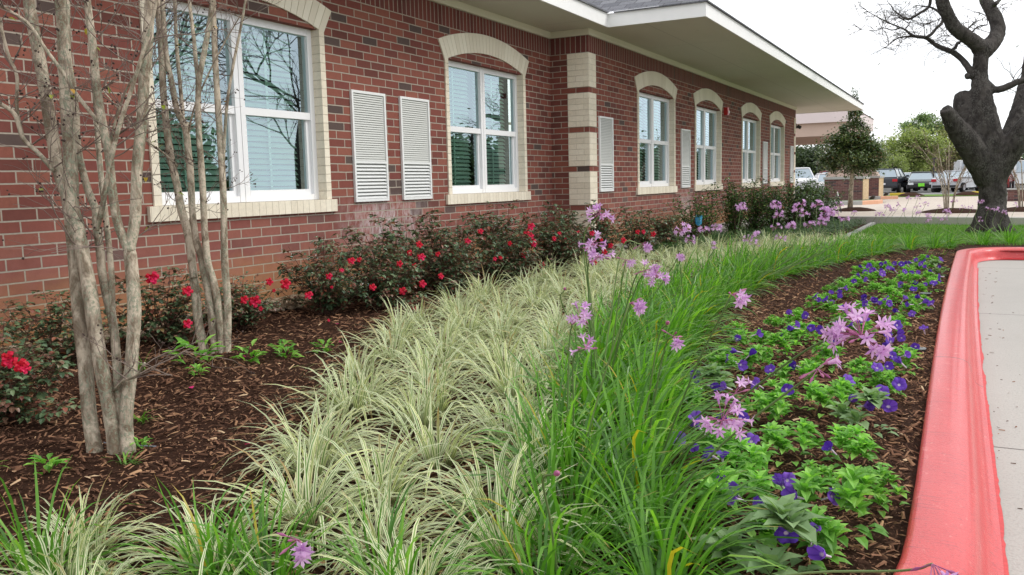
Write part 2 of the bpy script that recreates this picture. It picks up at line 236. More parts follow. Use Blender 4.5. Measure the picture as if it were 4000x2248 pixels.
D_STALK=[(10,0,[(-1.726,3.117,-0.94),(-1.54,3.085,-0.532),(-1.407,2.994,-0.361),(-1.243,2.918,-0.204),(-1.131,2.805,-0.111)]),(9,0,[(-1.583,3.195,-0.945),(-1.425,3.152,-0.508),(-1.328,3.035,-0.385),(-1.233,2.916,-0.264),(-1.152,2.78,-0.213)]),(9,0,[(-1.54,3.13,-0.946),(-1.382,3.082,-0.492),(-1.282,2.958,-0.384),(-1.189,2.827,-0.293),(-1.092,2.693,-0.248)]),(7,1,[(-1.526,3.226,-0.947),(-1.372,3.238,-0.503),(-1.257,3.194,-0.329),(-1.169,3.123,-0.245),(-1.068,3.05,-0.23)]),(3,1,[(-1.507,3.236,-0.948),(-1.363,3.242,-0.515),(-1.253,3.195,-0.339),(-1.185,3.109,-0.29),(-1.117,3.017,-0.286)]),(14,0,[(-1.412,3.288,-0.951),(-1.268,3.225,-0.602),(-1.162,3.117,-0.439),(-1.056,2.998,-0.353),(-0.952,2.87,-0.332)]),(5,0,[(-1.403,3.293,-0.951),(-1.21,3.251,-0.458),(-1.114,3.104,-0.366),(-1.023,2.948,-0.319)]),(6,1,[(-1.545,4.378,-0.948),(-1.377,4.262,-0.578),(-1.27,4.085,-0.417),(-1.182,3.886,-0.339)]),(9,0,[(-1.672,5.173,-0.945),(-1.537,4.954,-0.486),(-1.428,4.679,-0.334),(-1.315,4.396,-0.262)]),(8,1,[(-1.139,2.285,-0.958),(-1.006,2.297,-0.658),(-0.928,2.268,-0.439),(-0.854,2.222,-0.338),(-0.791,2.159,-0.321)]),(9,0,[(-1.254,2.481,-0.955),(-1.138,2.45,-0.592),(-1.057,2.371,-0.442),(-0.983,2.276,-0.385)]),(4,0,[(-1.239,2.489,-0.955),(-1.109,2.423,-0.625),(-1.02,2.305,-0.514),(-0.929,2.181,-0.458)]),(4,1,[(-0.902,2.298,-0.966),(-0.751,2.301,-0.611),(-0.665,2.243,-0.446),(-0.595,2.168,-0.35),(-0.528,2.086,-0.288),(-0.479,1.99,-0.265)]),(0,2,[(-1.029,2.603,-0.962),(-0.901,2.488,-0.694),(-0.778,2.368,-0.447),(-0.7,2.199,-0.377)]),(4,1,[(-1.021,2.607,-0.962),(-0.883,2.501,-0.671),(-0.76,2.374,-0.471),(-0.684,2.203,-0.411)]),(14,0,[(-0.842,2.331,-0.968),(-0.588,2.223,-0.648),(-0.407,2.057,-0.472),(-0.286,1.852,-0.355),(-0.162,1.642,-0.286)]),(11,0,[(-0.842,2.331,-0.968),(-0.671,2.203,-0.751),(-0.549,2.038,-0.621),(-0.463,1.849,-0.526)]),(4,0,[(-0.935,2.519,-0.965),(-0.7,2.429,-0.698),(-0.581,2.256,-0.592),(-0.488,2.065,-0.518)]),(2,3,[(-0.803,2.245,-0.969),(-0.571,2.16,-0.703),(-0.401,2.028,-0.533),(-0.276,1.867,-0.408),(-0.237,1.651,-0.352)]),(5,1,[(-1.244,1.315,-0.954),(-1.169,1.234,-0.734),(-1.072,1.149,-0.631),(-0.977,1.056,-0.583)]),(0,2,[(-0.968,1.724,-0.963),(-0.86,1.598,-0.696),(-0.72,1.469,-0.578),(-0.619,1.314,-0.5)]),(5,1,[(-0.252,1.847,-0.986),(-0.142,1.706,-0.76),(-0.079,1.523,-0.66),(-0.029,1.334,-0.56)]),(0,2,[(-1.684,3.65,-0.943),(-1.46,3.203,-0.503),(-1.232,2.717,-0.364)]),(16,0,[(-1.798,7.538,-0.946),(-1.773,7.563,-0.575),(-1.748,7.588,-0.244)]),(18,0,[(-1.591,7.73,-0.954),(-1.536,7.73,-0.575),(-1.481,7.73,-0.236)]),(10,0,[(-1.569,7.681,-0.955),(-1.514,7.706,-0.617),(-1.459,7.731,-0.319)]),(9,0,[(-1.395,7.814,-0.959),(-1.355,7.814,-0.596),(-1.315,7.814,-0.272)]),(6,0,[(-1.393,7.836,-0.96),(-1.338,7.836,-0.577),(-1.283,7.836,-0.233)]),(8,0,[(-1.308,7.738,-0.961),(-1.283,7.788,-0.618),(-1.258,7.838,-0.315)]),(10,0,[(-1.274,7.847,-0.964),(-1.219,7.872,-0.582),(-1.164,7.897,-0.241)]),(18,0,[(-1.211,7.923,-0.966),(-1.156,7.923,-0.613),(-1.101,7.923,-0.3)]),(12,0,[(-1.163,7.909,-0.966),(-1.138,7.909,-0.64),(-1.113,7.909,-0.355)]),(12,0,[(-1.182,7.894,-0.965),(-1.157,7.894,-0.661),(-1.132,7.894,-0.396)]),(12,0,[(-1.088,7.955,-0.968),(-1.063,7.955,-0.619),(-1.038,7.955,-0.31)]),(16,0,[(-1.415,7.718,-0.958),(-1.39,7.743,-0.667),(-1.365,7.768,-0.416)]),(5,0,[(-1.555,7.608,-0.954),(-1.515,7.658,-0.671),(-1.475,7.708,-0.428)]),(8,0,[(-1.264,7.748,-0.962),(-1.239,7.798,-0.668),(-1.214,7.848,-0.414)]),(6,0,[(-1.066,7.991,-0.97),(-1.011,7.991,-0.648),(-0.956,7.991,-0.366)]),(5,0,[(-1.079,7.883,-0.969),(-1.039,7.933,-0.593),(-0.999,7.983,-0.256)]),(9,0,[(-1.704,7.62,-0.95),(-1.664,7.62,-0.7),(-1.624,7.62,-0.491)]),(5,0,[(-1.772,7.48,-0.948),(-1.732,7.53,-0.716),(-1.692,7.58,-0.524)]),(4,0,[(-1.677,7.558,-0.95),(-1.652,7.583,-0.739),(-1.627,7.608,-0.568)]),(8,0,[(-1.488,7.615,-0.956),(-1.463,7.665,-0.719),(-1.438,7.715,-0.522)]),(14,0,[(-2.039,7.368,-0.94),(-1.984,7.418,-0.662),(-1.929,7.468,-0.425)]),(10,0,[(-2.136,7.367,-0.937),(-2.081,7.392,-0.661),(-2.026,7.417,-0.424)]),(9,0,[(-2.211,7.348,-0.934),(-2.171,7.348,-0.706),(-2.131,7.348,-0.518)]),(6,0,[(-2.048,7.442,-0.94),(-1.993,7.442,-0.739),(-1.938,7.442,-0.579)]),(8,0,[(-0.831,14.027,-1.015),(-0.806,14.077,-0.653),(-0.781,14.127,-0.331)]),(5,0,[(-0.75,14.084,-1.018),(-0.71,14.134,-0.663),(-0.67,14.184,-0.349)]),(6,0,[(-0.776,14.171,-1.017),(-0.721,14.171,-0.72),(-0.666,14.171,-0.462)]),(7,0,[(-1.039,14.001,-1.013),(-0.969,14.026,-0.705),(-0.899,14.051,-0.437)]),(7,0,[(-0.703,14.178,-1.02),(-0.633,14.203,-0.709),(-0.563,14.228,-0.439)]),(14,0,[(-1.172,13.861,-1.009),(-1.117,13.911,-0.716),(-1.062,13.961,-0.463)]),(10,0,[(-1.097,13.945,-1.01),(-1.042,13.97,-0.738),(-0.987,13.995,-0.506)]),(8,0,[(-0.892,13.97,-1.014),(-0.867,14.02,-0.748),(-0.842,14.07,-0.521)]),(8,0,[(-1.182,13.809,-1.007),(-1.157,13.859,-0.77),(-1.132,13.909,-0.574)]),(5,0,[(-1.276,13.775,-1.006),(-1.236,13.825,-0.769),(-1.196,13.875,-0.572)]),(10,0,[(-0.77,14.111,-1.017),(-0.715,14.136,-0.769),(-0.66,14.161,-0.56)]),(14,0,[(-0.627,14.129,-1.02),(-0.572,14.179,-0.797),(-0.517,14.229,-0.613)]),(6,0,[(-0.624,14.221,-1.02),(-0.569,14.221,-0.833),(-0.514,14.221,-0.685)]),(14,0,[(-0.391,14.263,-1.026),(-0.336,14.313,-0.767),(-0.281,14.363,-0.548)]),(7,0,[(-0.392,14.321,-1.026),(-0.322,14.346,-0.794),(-0.252,14.371,-0.602)]),(5,0,[(-0.444,14.204,-1.023),(-0.404,14.254,-0.823),(-0.364,14.304,-0.663)]),(6,0,[(-0.417,14.334,-1.025),(-0.362,14.334,-0.824),(-0.307,14.334,-0.664)]),(6,0,[(-0.291,14.435,-1.028),(-0.236,14.435,-0.696),(-0.181,14.435,-0.404)]),(4,0,[(-0.443,14.261,-1.023),(-0.418,14.286,-0.738),(-0.393,14.311,-0.492)]),(5,0,[(-0.147,14.382,-1.03),(-0.107,14.432,-0.749),(-0.067,14.482,-0.509)]),(5,0,[(-0.04,14.438,-1.031),(0.0,14.488,-0.751),(0.04,14.538,-0.512)]),(9,0,[(0.078,14.614,-1.032),(0.118,14.614,-0.703),(0.158,14.614,-0.414)]),(4,0,[(0.216,14.605,-1.033),(0.241,14.63,-0.761),(0.266,14.655,-0.53)]),(9,0,[(0.297,14.712,-1.034),(0.337,14.712,-0.769),(0.377,14.712,-0.544)]),(6,0,[(0.373,14.762,-1.035),(0.428,14.762,-0.794),(0.483,14.762,-0.592)]),(5,0,[(0.077,14.477,-1.032),(0.117,14.527,-0.838),(0.157,14.577,-0.685)]),(5,0,[(0.557,14.758,-1.037),(0.597,14.808,-0.74),(0.637,14.858,-0.483)]),(10,0,[(-1.596,13.676,-0.999),(-1.541,13.701,-0.752),(-1.486,13.726,-0.545)])]
D_ROSE=[(-3.7,4.011,-0.57,1.2),(-3.7,3.876,-0.542,0.8),(-3.7,4.218,-0.667,1.0),(-3.7,3.75,-0.645,1.3),(-3.7,3.665,-0.624,0.9),(-3.7,3.791,-0.693,0.5),(-3.7,4.424,-0.566,0.8),(-3.7,4.888,-0.693,0.9),(-3.7,5.252,-0.764,1.1),(-3.7,5.516,-0.74,1.1),(-3.78,5.634,-0.545,1.2),(-3.78,5.337,-0.569,0.9),(-3.78,5.479,-0.498,0.8),(-3.78,5.61,-0.444,1.0),(-3.78,4.765,-0.497,1.0),(-3.7,4.555,-0.54,0.6),(-3.78,4.851,-0.497,0.7),(-3.7,5.413,-0.934,1.1),(-3.78,5.532,-0.6,0.7),(-3.7,4.446,-0.641,0.4),(-3.7,3.909,-0.599,0.4),(-3.7,4.397,-0.855,0.35),(-3.78,7.568,-0.41,1.2),(-3.78,7.46,-0.46,1.0),(-3.78,7.554,-0.5,1.1),(-3.78,7.591,-0.546,1.0),(-3.78,7.618,-0.583,1.0),(-3.78,7.411,-0.683,1.0),(-3.78,7.798,-0.81,1.1),(-3.78,7.117,-0.543,0.7),(-3.7,7.69,-0.877,0.7),(-3.78,8.227,-0.515,0.7),(-3.78,8.094,-0.562,0.8),(-3.78,8.727,-0.54,0.8),(-3.5,8.442,-0.527,0.9),(-3.5,8.787,-0.75,1.0),(-3.5,8.974,-0.696,0.9),(-3.5,9.379,-0.665,1.1),(-3.5,9.863,-0.597,0.9),(-3.5,10.07,-0.609,0.9),(-3.5,10.438,-0.659,1.1),(-3.78,8.371,-0.58,0.5),(-3.78,8.358,-0.881,0.5),(-3.5,8.517,-0.842,0.9),(-3.7,6.664,-0.998,1.1),(-3.5,10.574,-0.916,0.7),(-3.5,8.701,-0.614,0.6),(-3.78,6.929,-0.659,0.6),(-3.78,6.819,-0.662,0.6),(-3.78,6.35,-0.468,0.9),(-3.78,6.574,-0.398,0.8),(-3.78,5.468,-0.492,0.6),(-3.78,5.871,-0.541,0.8),(-3.7,5.781,-0.708,0.9),(-3.7,3.038,-0.428,1.2),(-3.7,3.259,-0.525,1.0),(-3.7,3.244,-0.7,0.9),(-2.492,1.522,-0.476,1.3),(-2.462,1.536,-0.494,1.1),(-2.449,1.541,-0.503,0.9)]
D_PET=[(-0.362,2.187,1.15),(-0.39,2.03,1.2),(-0.296,2.443,1.2),(-0.215,2.678,0.8),(-0.394,2.773,0.6),(-0.319,3.016,1.0),(-0.52,3.003,1.0),(-0.574,2.689,1.0),(-0.553,2.358,1.1),(-0.701,2.794,1.0),(-0.673,3.385,0.95),(-0.326,3.451,1.0),(-0.479,3.667,1.0),(-0.691,3.694,0.8),(-0.768,3.058,0.9),(-1.006,3.379,1.0),(-0.438,3.883,0.9),(-0.663,2.548,0.7),(-0.396,4.282,1.0),(-0.31,4.122,0.8),(-0.656,4.034,1.0),(-0.99,4.012,0.8),(-1.079,4.322,0.9),(-0.905,4.292,1.0),(-0.967,3.667,1.0),(-0.624,4.539,0.9),(-0.268,4.61,0.9),(-0.867,4.709,1.0),(-0.804,5.168,1.0),(-0.899,5.287,0.8),(-1.045,4.796,0.9),(-1.185,5.086,0.9),(-1.252,4.132,0.7),(-1.046,5.436,0.8),(-0.96,5.731,0.9),(-0.782,6.099,0.9),(-1.033,6.254,0.45),(-0.682,5.543,0.8),(-0.54,5.485,0.9),(-0.368,5.762,0.9),(-0.629,6.357,0.9),(-0.492,6.553,0.8),(-0.326,6.465,0.9),(-0.972,6.545,0.9),(-0.901,6.71,0.9),(-0.645,7.402,0.9),(-0.509,7.192,0.9),(-0.377,7.453,0.9),(-0.298,6.918,0.9),(-0.856,7.285,0.9),(-0.955,7.812,0.8),(-0.825,7.717,0.9),(-1.024,7.607,0.5),(-0.791,8.14,0.9),(-0.748,8.615,0.9),(-0.55,7.816,0.9),(-0.442,8.214,0.9),(-0.248,8.037,0.9),(-0.298,8.598,0.9),(-0.905,8.883,0.9),(-0.719,9.207,0.9),(-0.474,8.9,0.9),(-0.371,9.463,0.9),(-0.254,9.371,0.9),(-0.419,10.273,0.9),(-0.347,10.49,0.8),(-0.558,9.77,0.9),(-0.791,9.654,0.8),(-0.871,9.364,0.8)]
D_BLOOM=[(-0.966,3.423,-0.85),(-0.858,3.457,-0.854),(-0.903,3.445,-0.852),(-0.758,3.575,-0.857),(-0.625,3.536,-0.861),(-0.375,3.498,-0.869),(-0.282,3.687,-0.872),(-0.24,3.454,-0.873),(-0.315,3.423,-0.871),(-0.229,3.851,-0.874),(-0.84,2.959,-0.854),(-0.807,2.867,-0.855),(-0.817,2.684,-0.854),(-0.69,3.031,-0.858),(-0.742,2.993,-0.857),(-0.605,2.784,-0.861),(-0.646,2.583,-0.859),(-0.752,2.627,-0.856),(-0.689,2.581,-0.858),(-0.367,2.828,-0.869),(-0.444,2.428,-0.866),(-0.428,2.46,-0.866),(-0.396,2.341,-0.867),(-0.583,2.341,-0.861),(-0.551,2.301,-0.862),(-0.531,2.247,-0.863),(-0.466,2.219,-0.865),(-0.297,2.389,-0.87),(-0.311,2.123,-0.87),(-0.273,1.999,-0.871),(-0.363,2.078,-0.868),(-1.019,3.609,-0.849),(-0.965,5.541,-0.852),(-0.868,5.492,-0.855),(-0.992,4.728,-0.851),(-1.056,4.519,-0.848),(-0.869,4.717,-0.855),(-0.857,5.118,-0.855),(-0.855,4.988,-0.855),(-0.766,5.059,-0.858),(-0.706,5.028,-0.86),(-0.661,5.293,-0.862),(-0.58,5.293,-0.864),(-0.544,5.451,-0.865),(-0.521,5.487,-0.866),(-0.339,5.403,-0.872),(-0.375,5.088,-0.87),(-0.313,5.102,-0.872),(-0.293,4.977,-0.873),(-0.337,4.86,-0.871),(-0.338,4.718,-0.871),(-0.203,5.369,-0.876),(-0.213,4.752,-0.875),(-0.355,4.386,-0.87),(-0.296,4.448,-0.872),(-0.242,4.508,-0.874),(-0.257,4.322,-0.873),(-0.339,4.151,-0.871),(-0.299,4.2,-0.872),(-0.593,4.647,-0.863),(-0.423,3.825,-0.868),(-0.232,3.871,-0.874),(-0.988,4.194,-0.85),(-0.978,3.984,-0.85),(-0.892,3.903,-0.853),(-0.909,4.174,-0.853),(-0.76,3.88,-0.857),(-0.679,4.006,-0.86),(-0.384,5.969,-0.871),(-0.29,5.888,-0.874),(-0.334,6.31,-0.873),(-0.288,6.716,-0.875),(-0.202,6.444,-0.877),(-0.374,6.602,-0.872),(-0.247,6.481,-0.876),(-0.449,6.277,-0.869),(-0.558,6.403,-0.866),(-0.628,6.494,-0.864),(-0.696,5.935,-0.861),(-0.591,6.198,-0.865),(-0.878,8.727,-0.861),(-0.827,8.95,-0.863),(-0.812,8.725,-0.862),(-0.731,8.476,-0.864),(-0.761,8.46,-0.863),(-0.793,8.201,-0.861),(-0.814,7.93,-0.86),(-0.732,7.648,-0.862),(-0.799,7.47,-0.86),(-0.677,8.506,-0.865),(-0.648,8.183,-0.865),(-0.699,9.18,-0.867),(-0.731,9.001,-0.865),(-0.639,8.744,-0.867),(-0.627,9.217,-0.869),(-0.581,8.559,-0.868),(-0.557,9.172,-0.871),(-0.523,9.271,-0.872),(-0.489,9.37,-0.873),(-0.486,8.473,-0.871),(-0.428,8.37,-0.872),(-0.381,8.396,-0.874),(-0.392,9.298,-0.875),(-0.451,9.687,-0.874),(-0.372,10.134,-0.877),(-0.376,9.637,-0.876),(-0.339,8.977,-0.876),(-0.275,8.587,-0.877),(-0.231,9.882,-0.88),(-0.258,9.406,-0.879),(-0.227,9.036,-0.879),(-0.198,8.181,-0.879),(-0.195,7.89,-0.878),(-0.292,7.537,-0.875),(-0.226,7.653,-0.877),(-0.447,7.425,-0.87),(-0.358,7.474,-0.873),(-0.348,7.18,-0.873),(-0.817,6.993,-0.859),(-0.831,6.725,-0.858),(-0.947,6.439,-0.854),(-0.874,6.655,-0.857),(-0.906,6.234,-0.855),(-0.859,6.28,-0.857),(-0.793,6.12,-0.858),(-0.791,6.441,-0.859),(-0.628,6.49,-0.864),(-0.562,6.405,-0.866),(-0.517,6.273,-0.867),(-0.493,6.503,-0.868),(-0.588,6.234,-0.865),(-0.459,6.305,-0.869)]
# ================================================================== SETTING
rng=random.Random(7); nr=np.random.RandomState(5)
def m_mulch():
    m=NM('mulch_base',.95,spec=.1); P=m.pos(); n=m.noise(P,45,6,.7,(1,1,1),.4); n2=m.noise(P,4,3)
    c=m.ramp(n,[(.3,(.020,.010,.006)),(.55,(.06,.029,.018)),(.75,(.12,.06,.035))]); m.col(m.mix(n2,c,(.045,.02,.012))); m.bump(n,1.,.03); return m.m
MUL=m_mulch()
def grid(xs,ys,zf):
    mb=MB(); nx=len(xs); V=[(x,y,zf(x,y)) for y in ys for x in xs]
    F=[(j*nx+i,j*nx+i+1,(j+1)*nx+i+1,(j+1)*nx+i) for j in range(len(ys)-1) for i in range(nx-1)]
    return mb.add(V,F)
from mathutils import noise as mnoise
def gzb(x,y): return gz(x,y)+.022*mnoise.noise((x*2.1,y*2.1,1))+.010*mnoise.noise((x*7,y*7,3))+.03*math.exp(-((x+2.6)**2+(y-1.85)**2)/.16)+.03*math.exp(-((x+3.4)**2+(y-3.15)**2)/.16)
bed=grid(np.linspace(-4.62,-.112,95),np.concatenate([np.linspace(-2,9,180),np.linspace(9.1,23.2,90)]),gzb)
struct('mulch_bed',bed,MUL,True)
# street slab, parking ground, far ground
def m_conc(name,c,joint=None,scale=1.):
    m=NM(name,.8,spec=.3); P=m.pos(); n=m.noise(P,2.2*scale,6,.65); n2=m.noise(P,90*scale,3,.7); n3=m.noise(P,.7,3)
    col=m.mix(n,tuple(k*.86 for k in c),tuple(k*1.08 for k in c)); col=m.mix(m.ramp(n2,[(.50,0.),(.70,.5)]),col,tuple(k*.5 for k in c))
    col=m.mix(m.math('MULTIPLY',m.noise(P,30,3,.6,(.15,4,1)),.22),col,tuple(k*.55 for k in c)); col=m.mix(m.ramp(m.noise(P,1.1,5,.7),[(.5,0.),(.75,.4)]),col,tuple(k*.62 for k in c))
    col=m.mix(m.ramp(m.noise(P,7,6,.7),[(.62,0.),(.72,.22)]),col,(.30,.26,.20))
    h=n2
    if joint:
        x,y,z=m.xyz(P); q=m.math('PINGPONG',m.math('ADD',y,joint[0]),joint[1]); k=m.math('LESS_THAN',q,.006); col=m.mix(k,col,(.12,.11,.10)); h=m.math('SUBTRACT',n2,m.math('MULTIPLY',k,3))
    m.col(col); m.bump(h,.7,.005); return m.m
CONC=m_conc('street_concrete',(.44,.42,.385),(-3.9,1.9)); 
st=grid(np.linspace(.08,16,18),np.linspace(-6,13.6,30),lambda x,y:-1.1-.002*(x)+(.0)); struct('street',st,CONC)
# kerb: profile swept along its path
kp=[]
for t in np.linspace(0,1,9): kp.append((-.115-.30*(1-t)**2.2*1.3, 1.2+1.25*t))
for y in np.linspace(2.9,11.7,20): kp.append((-.115-.03*math.sin((y-2.9)/8.8*3.14),y))
for a in np.linspace(0,90,14)[1:]: kp.append((-.115+.62*(1-math.cos(rad(a))),11.95+.86*math.sin(rad(a))))
for x in np.linspace(.75,9,16): kp.append((x,12.81+.055*(x-.5)))
prof=[(-.003,-1.16),(-.003,-.962),(.006,-.953),(.02,-.950),(.08,-.949),(.115,-.952),(.14,-.959),(.162,-.972),(.172,-.992),(.181,-1.02),(.189,-1.05),(.20,-1.075),(.218,-1.088),(.236,-1.0945)]
def sweep(path,prof):
    mb=MB(); n=len(prof); V=[]
    for i,p in enumerate(path):
        a=np.array(path[max(i-1,0)]);b=np.array(path[min(i+1,len(path)-1)]); t=(b-a)/np.linalg.norm(b-a); r=np.array([t[1],-t[0]])
        for q in prof: V.append((p[0]+r[0]*q[0],p[1]+r[1]*q[0],q[1]))
    F=[(i*n+k,(i+1)*n+k,(i+1)*n+k+1,i*n+k+1) for i in range(len(path)-1) for k in range(n-1)]
    return mb.add(V,F)
def m_kerb():
    m=NM('red_kerb_paint',.33,spec=.5); P=m.pos(); x,y,z=m.xyz(P)
    n=m.noise(P,14,5,.6,(1,.25,1)); n2=m.noise(P,150,4,.7); c=m.mix(n,(.52,.026,.032),(.70,.062,.062))
    c=m.mix(m.ramp(n2,[(.58,0.),(.68,.6)]),c,(.22,.035,.035))
    c=m.mix(m.ramp(m.noise(P,26,6,.75,(1,.5,1)),[(.60,0.),(.66,.5)]),c,(.75,.25,.22))
    # tyre scuffs: thin pale diagonal scratches on the rolled face
    f=m.math('MULTIPLY',m.maprange(x,.055,.075,0,1),m.maprange(x,.125,.105,0,1))
    reg=m.math('MULTIPLY',m.maprange(y,3.0,3.15,0,1),m.maprange(y,4.3,4.1,0,1)); w=m.math('ADD',m.math('SINE',m.math('ADD',m.math('ADD',m.math('MULTIPLY',y,105),m.math('MULTIPLY',z,190)),m.math('MULTIPLY',m.noise(P,7,3),16.))),m.math('SUBTRACT',m.math('MULTIPLY',m.noise(P,38,3,.7,(1,.5,.5)),2.0),1.0))
    k=m.math('MULTIPLY',m.math('MULTIPLY',f,reg),m.math('GREATER_THAN',m.math('ADD',w,m.math('MULTIPLY',m.noise(P,30,3),1.1)),1.35)); c=m.mix(m.ramp(m.noise(P,55,4,.65,(.12,1.6,1)),[(.57,0.),(.66,.5)]),c,(.30,.02,.03))
    q=m.math('PINGPONG',m.math('SUBTRACT',y,4.98),1.52); j=m.math('LESS_THAN',q,.007); c=m.mix(j,c,(.22,.03,.03))
    m.col(c); m.b.inputs['Roughness'].default_value=.3; m.l(m.mix(n2,(.26,.26,.26),(.5,.5,.5)),m.b.inputs['Roughness']); m.b.inputs['Coat Weight'].default_value=.4; m.b.inputs['Coat Roughness'].default_value=.17
    m.bump(m.math('SUBTRACT',m.math('ADD',m.math('MULTIPLY',n2,1.1),m.math('MULTIPLY',n,.8)),m.math('MULTIPLY',j,4)),.8,.006); return m.m
struct('red_kerb',sweep(kp,prof),m_kerb(),True)
# red overspill of paint on the street with a ragged edge
mb=MB(); e1=[];
for i in range(260):
    y=.9+i*.0405; bw=.03*math.sin(max(0,(y-2.9)/8.8)*3.14) if y<11.7 else 0; w=.236+.012+.012*mnoise.noise((0,y*3,0))+.005*mnoise.noise((0,y*23,2)); bw+=.3*1.3*max(0,1-(y-1.2)/1.25)**2.2 if y<2.45 else 0; e1.append((-.115+.222-bw,-.115+w-bw,y))
for a,b in zip(e1,e1[1:]): mb.quad((a[0],a[2],-1.0955),(a[1],a[2],-1.0955),(b[1],b[2],-1.0955),(b[0],b[2],-1.0955))
struct('kerb_paint_edge',mb,mat_plain('kerb_paint_flat',(.55,.06,.06),.6,.4,60))
# lawn
def m_lawn():
    m=NM('lawn_base',.9,spec=.1); P=m.pos(); n=m.noise(P,40,5,.7); n2=m.noise(P,1.5,3); m.col(m.mix(n2,m.ramp(n,[(.3,(.05,.11,.014)),(.7,(.13,.25,.04))]),(.15,.24,.05))); m.bump(n,.8,.03); return m.m
LAWN=m_lawn()
lawn=grid(np.linspace(-1.95,14,40),np.linspace(13.1,23.4,40),lambda x,y: gz(min(x,-.12),y)+.012+(0 if y>13.4 else -.02)); struct('lawn',lawn,LAWN,True)
mb=grid(np.linspace(-.13,14,8),np.linspace(12.6,13.9,6),lambda x,y: -.985+.004*(y-12.6)); struct('mulch_strip',mb,MUL)
# plaza of pavers, car park, far field
def m_pave():
    m=NM('pavers',.8,spec=.25); P=m.pos(); b=m.n('ShaderNodeTexBrick'); b.offset=.5; m.l(P,b.inputs[0])
    for k,v in (('Scale',1),('Mortar Size',.006),('Brick Width',.24),('Row Height',.12)): b.inputs[k].default_value=v
    b.inputs['Color1'].default_value=(.42,.35,.29,1); b.inputs['Color2'].default_value=(.55,.48,.41,1); b.inputs['Mortar'].default_value=(.25,.21,.17,1)
    m.col(m.mix(m.noise(P,.8,4),b.outputs[0],(.50,.44,.38))); m.bump(b.outputs['Fac'],-.3,.01); return m.m
mb=MB(); xs=np.linspace(-30,30,21); V=[]
for x in xs:
    ys=23.20-.257*(max(x,-3.2)+2.75)+.38
    for t in (0,.1,.3,.6,1): y=interp(ys,54,t); V.append((x,y,pz(y)-.012))
mb.add(V,[(i*5+k,(i+1)*5+k,(i+1)*5+k+1,i*5+k+1) for i in range(20) for k in range(4)]); struct('paver_plaza',mb,m_pave())
struct('car_park',grid([-80,80],[52,120],lambda x,y: pz(54)-.02-(y-52)*.004),m_conc('asphalt',(.20,.195,.19)))
struct('ground',grid([-600,600],[-300,900],lambda x,y:-1.9),mat_plain('far_ground',(.10,.12,.05),.9,.3,.05))
# concrete retaining kerb between lawn and plaza
mb=MB(); ax,ay,bx,by=-2.75,23.20,14,18.9
def rk(t,o): 
    dx,dy=(bx-ax),(by-ay); L_=math.hypot(dx,dy); return (ax+dx*t-dy/L_*o*-1*-1,ay+dy*t+dx/L_*o)
V=[];
for t in np.linspace(0,1,9):
    for o,z in ((0,-1.3),(0,-1.003),(.012,-.992),(.32,-.992),(.32,-1.3)): p=rk(t,o); V.append((p[0],p[1],z))
mb.add(V,[(i*5+k,(i+1)*5+k,(i+1)*5+k+1,i*5+k+1) for i in range(8) for k in range(4)])
struct('retaining_kerb',mb,m_conc('kerb_concrete',(.50,.48,.44)))
# bed edging of grey metal/concrete
mb=MB()
V=[];ed=[(-1.80,12.9),(-1.80,15),(-1.86,17.5),(-1.96,20),(-2.05,22.9)]
for x,y in ed:
    z=gz(x,y)
    for dx,dz in ((-.05,-.1),(-.05,.05),(.05,.05),(.05,-.1)): V.append((x+dx,y,z+dz))
mb.add(V,[(i*4+k,(i+1)*4+k,(i+1)*4+k+1,i*4+k+1) for i in range(4) for k in range(3)]); struct('bed_edging',mb,m_conc('edging_concrete',(.34,.34,.32)))
# mulch chips
def chips():
    mb=MB(); V=[];F=[]
    def put(n,x0,x1,y0,y1,smin,smax,bias):
        for i in range(n):
            u=nr.rand(); y=y0+(y1-y0)*u**bias; x=x0+(x1-x0)*nr.rand()
            if x<-4.55 or x>-.13: continue
            L_=smin+(smax-smin)*nr.rand()**2.6; w=L_*(.12+.22*nr.rand()); w=min(max(w,.0025),.012); a=nr.rand()*6.283; p=(nr.rand()-.5)*.9; z=gzb(x,y)+.002+.010*nr.rand()
            ca,sa,cp,sp=math.cos(a),math.sin(a),math.cos(p),math.sin(p)
            d=np.array([ca*cp,sa*cp,sp])*L_/2; s_=np.array([-sa,ca,(nr.rand()-.5)*1.2])*w/2; c=np.array([x,y,z+abs(sp)*L_*.3]); b=len(V); up=np.array([0,0,w*.45])
            V.extend([c-d-s_,c+d-s_*.6,c+d+s_*.8,c-d+s_,c+up]); F.extend([(b,b+1,b+4),(b+1,b+2,b+4),(b+2,b+3,b+4),(b+3,b,b+4)])
    put(34000,-4.5,-.13,.9,3.2,.005,.042,1); put(38000,-4.5,-.13,3.2,8,.008,.05,1); put(9000,-4.5,-.13,8,14.0,.02,.07,1.2); put(14000,-1.5,-.13,2.0,6.5,.007,.045,1)
    mb.add(V,F); return mb
def m_chip():
    m=NM('mulch_chip',.9,spec=.12); r=m.island()
    c=m.ramp(r,[(0,(.035,.018,.011)),(.3,(.10,.05,.031)),(.6,(.19,.096,.057)),(.82,(.29,.16,.094)),(.93,(.30,.165,.09)),(.98,(.44,.27,.15)),(1,(.55,.40,.25))])
    m.col(c); return m.m
tag(link('mulch_chips',chips().mesh('mulch_chips',m_chip())),label='loose shredded brown bark mulch covering the flower bed',cat='mulch',kind='stuff')
mb=MB()
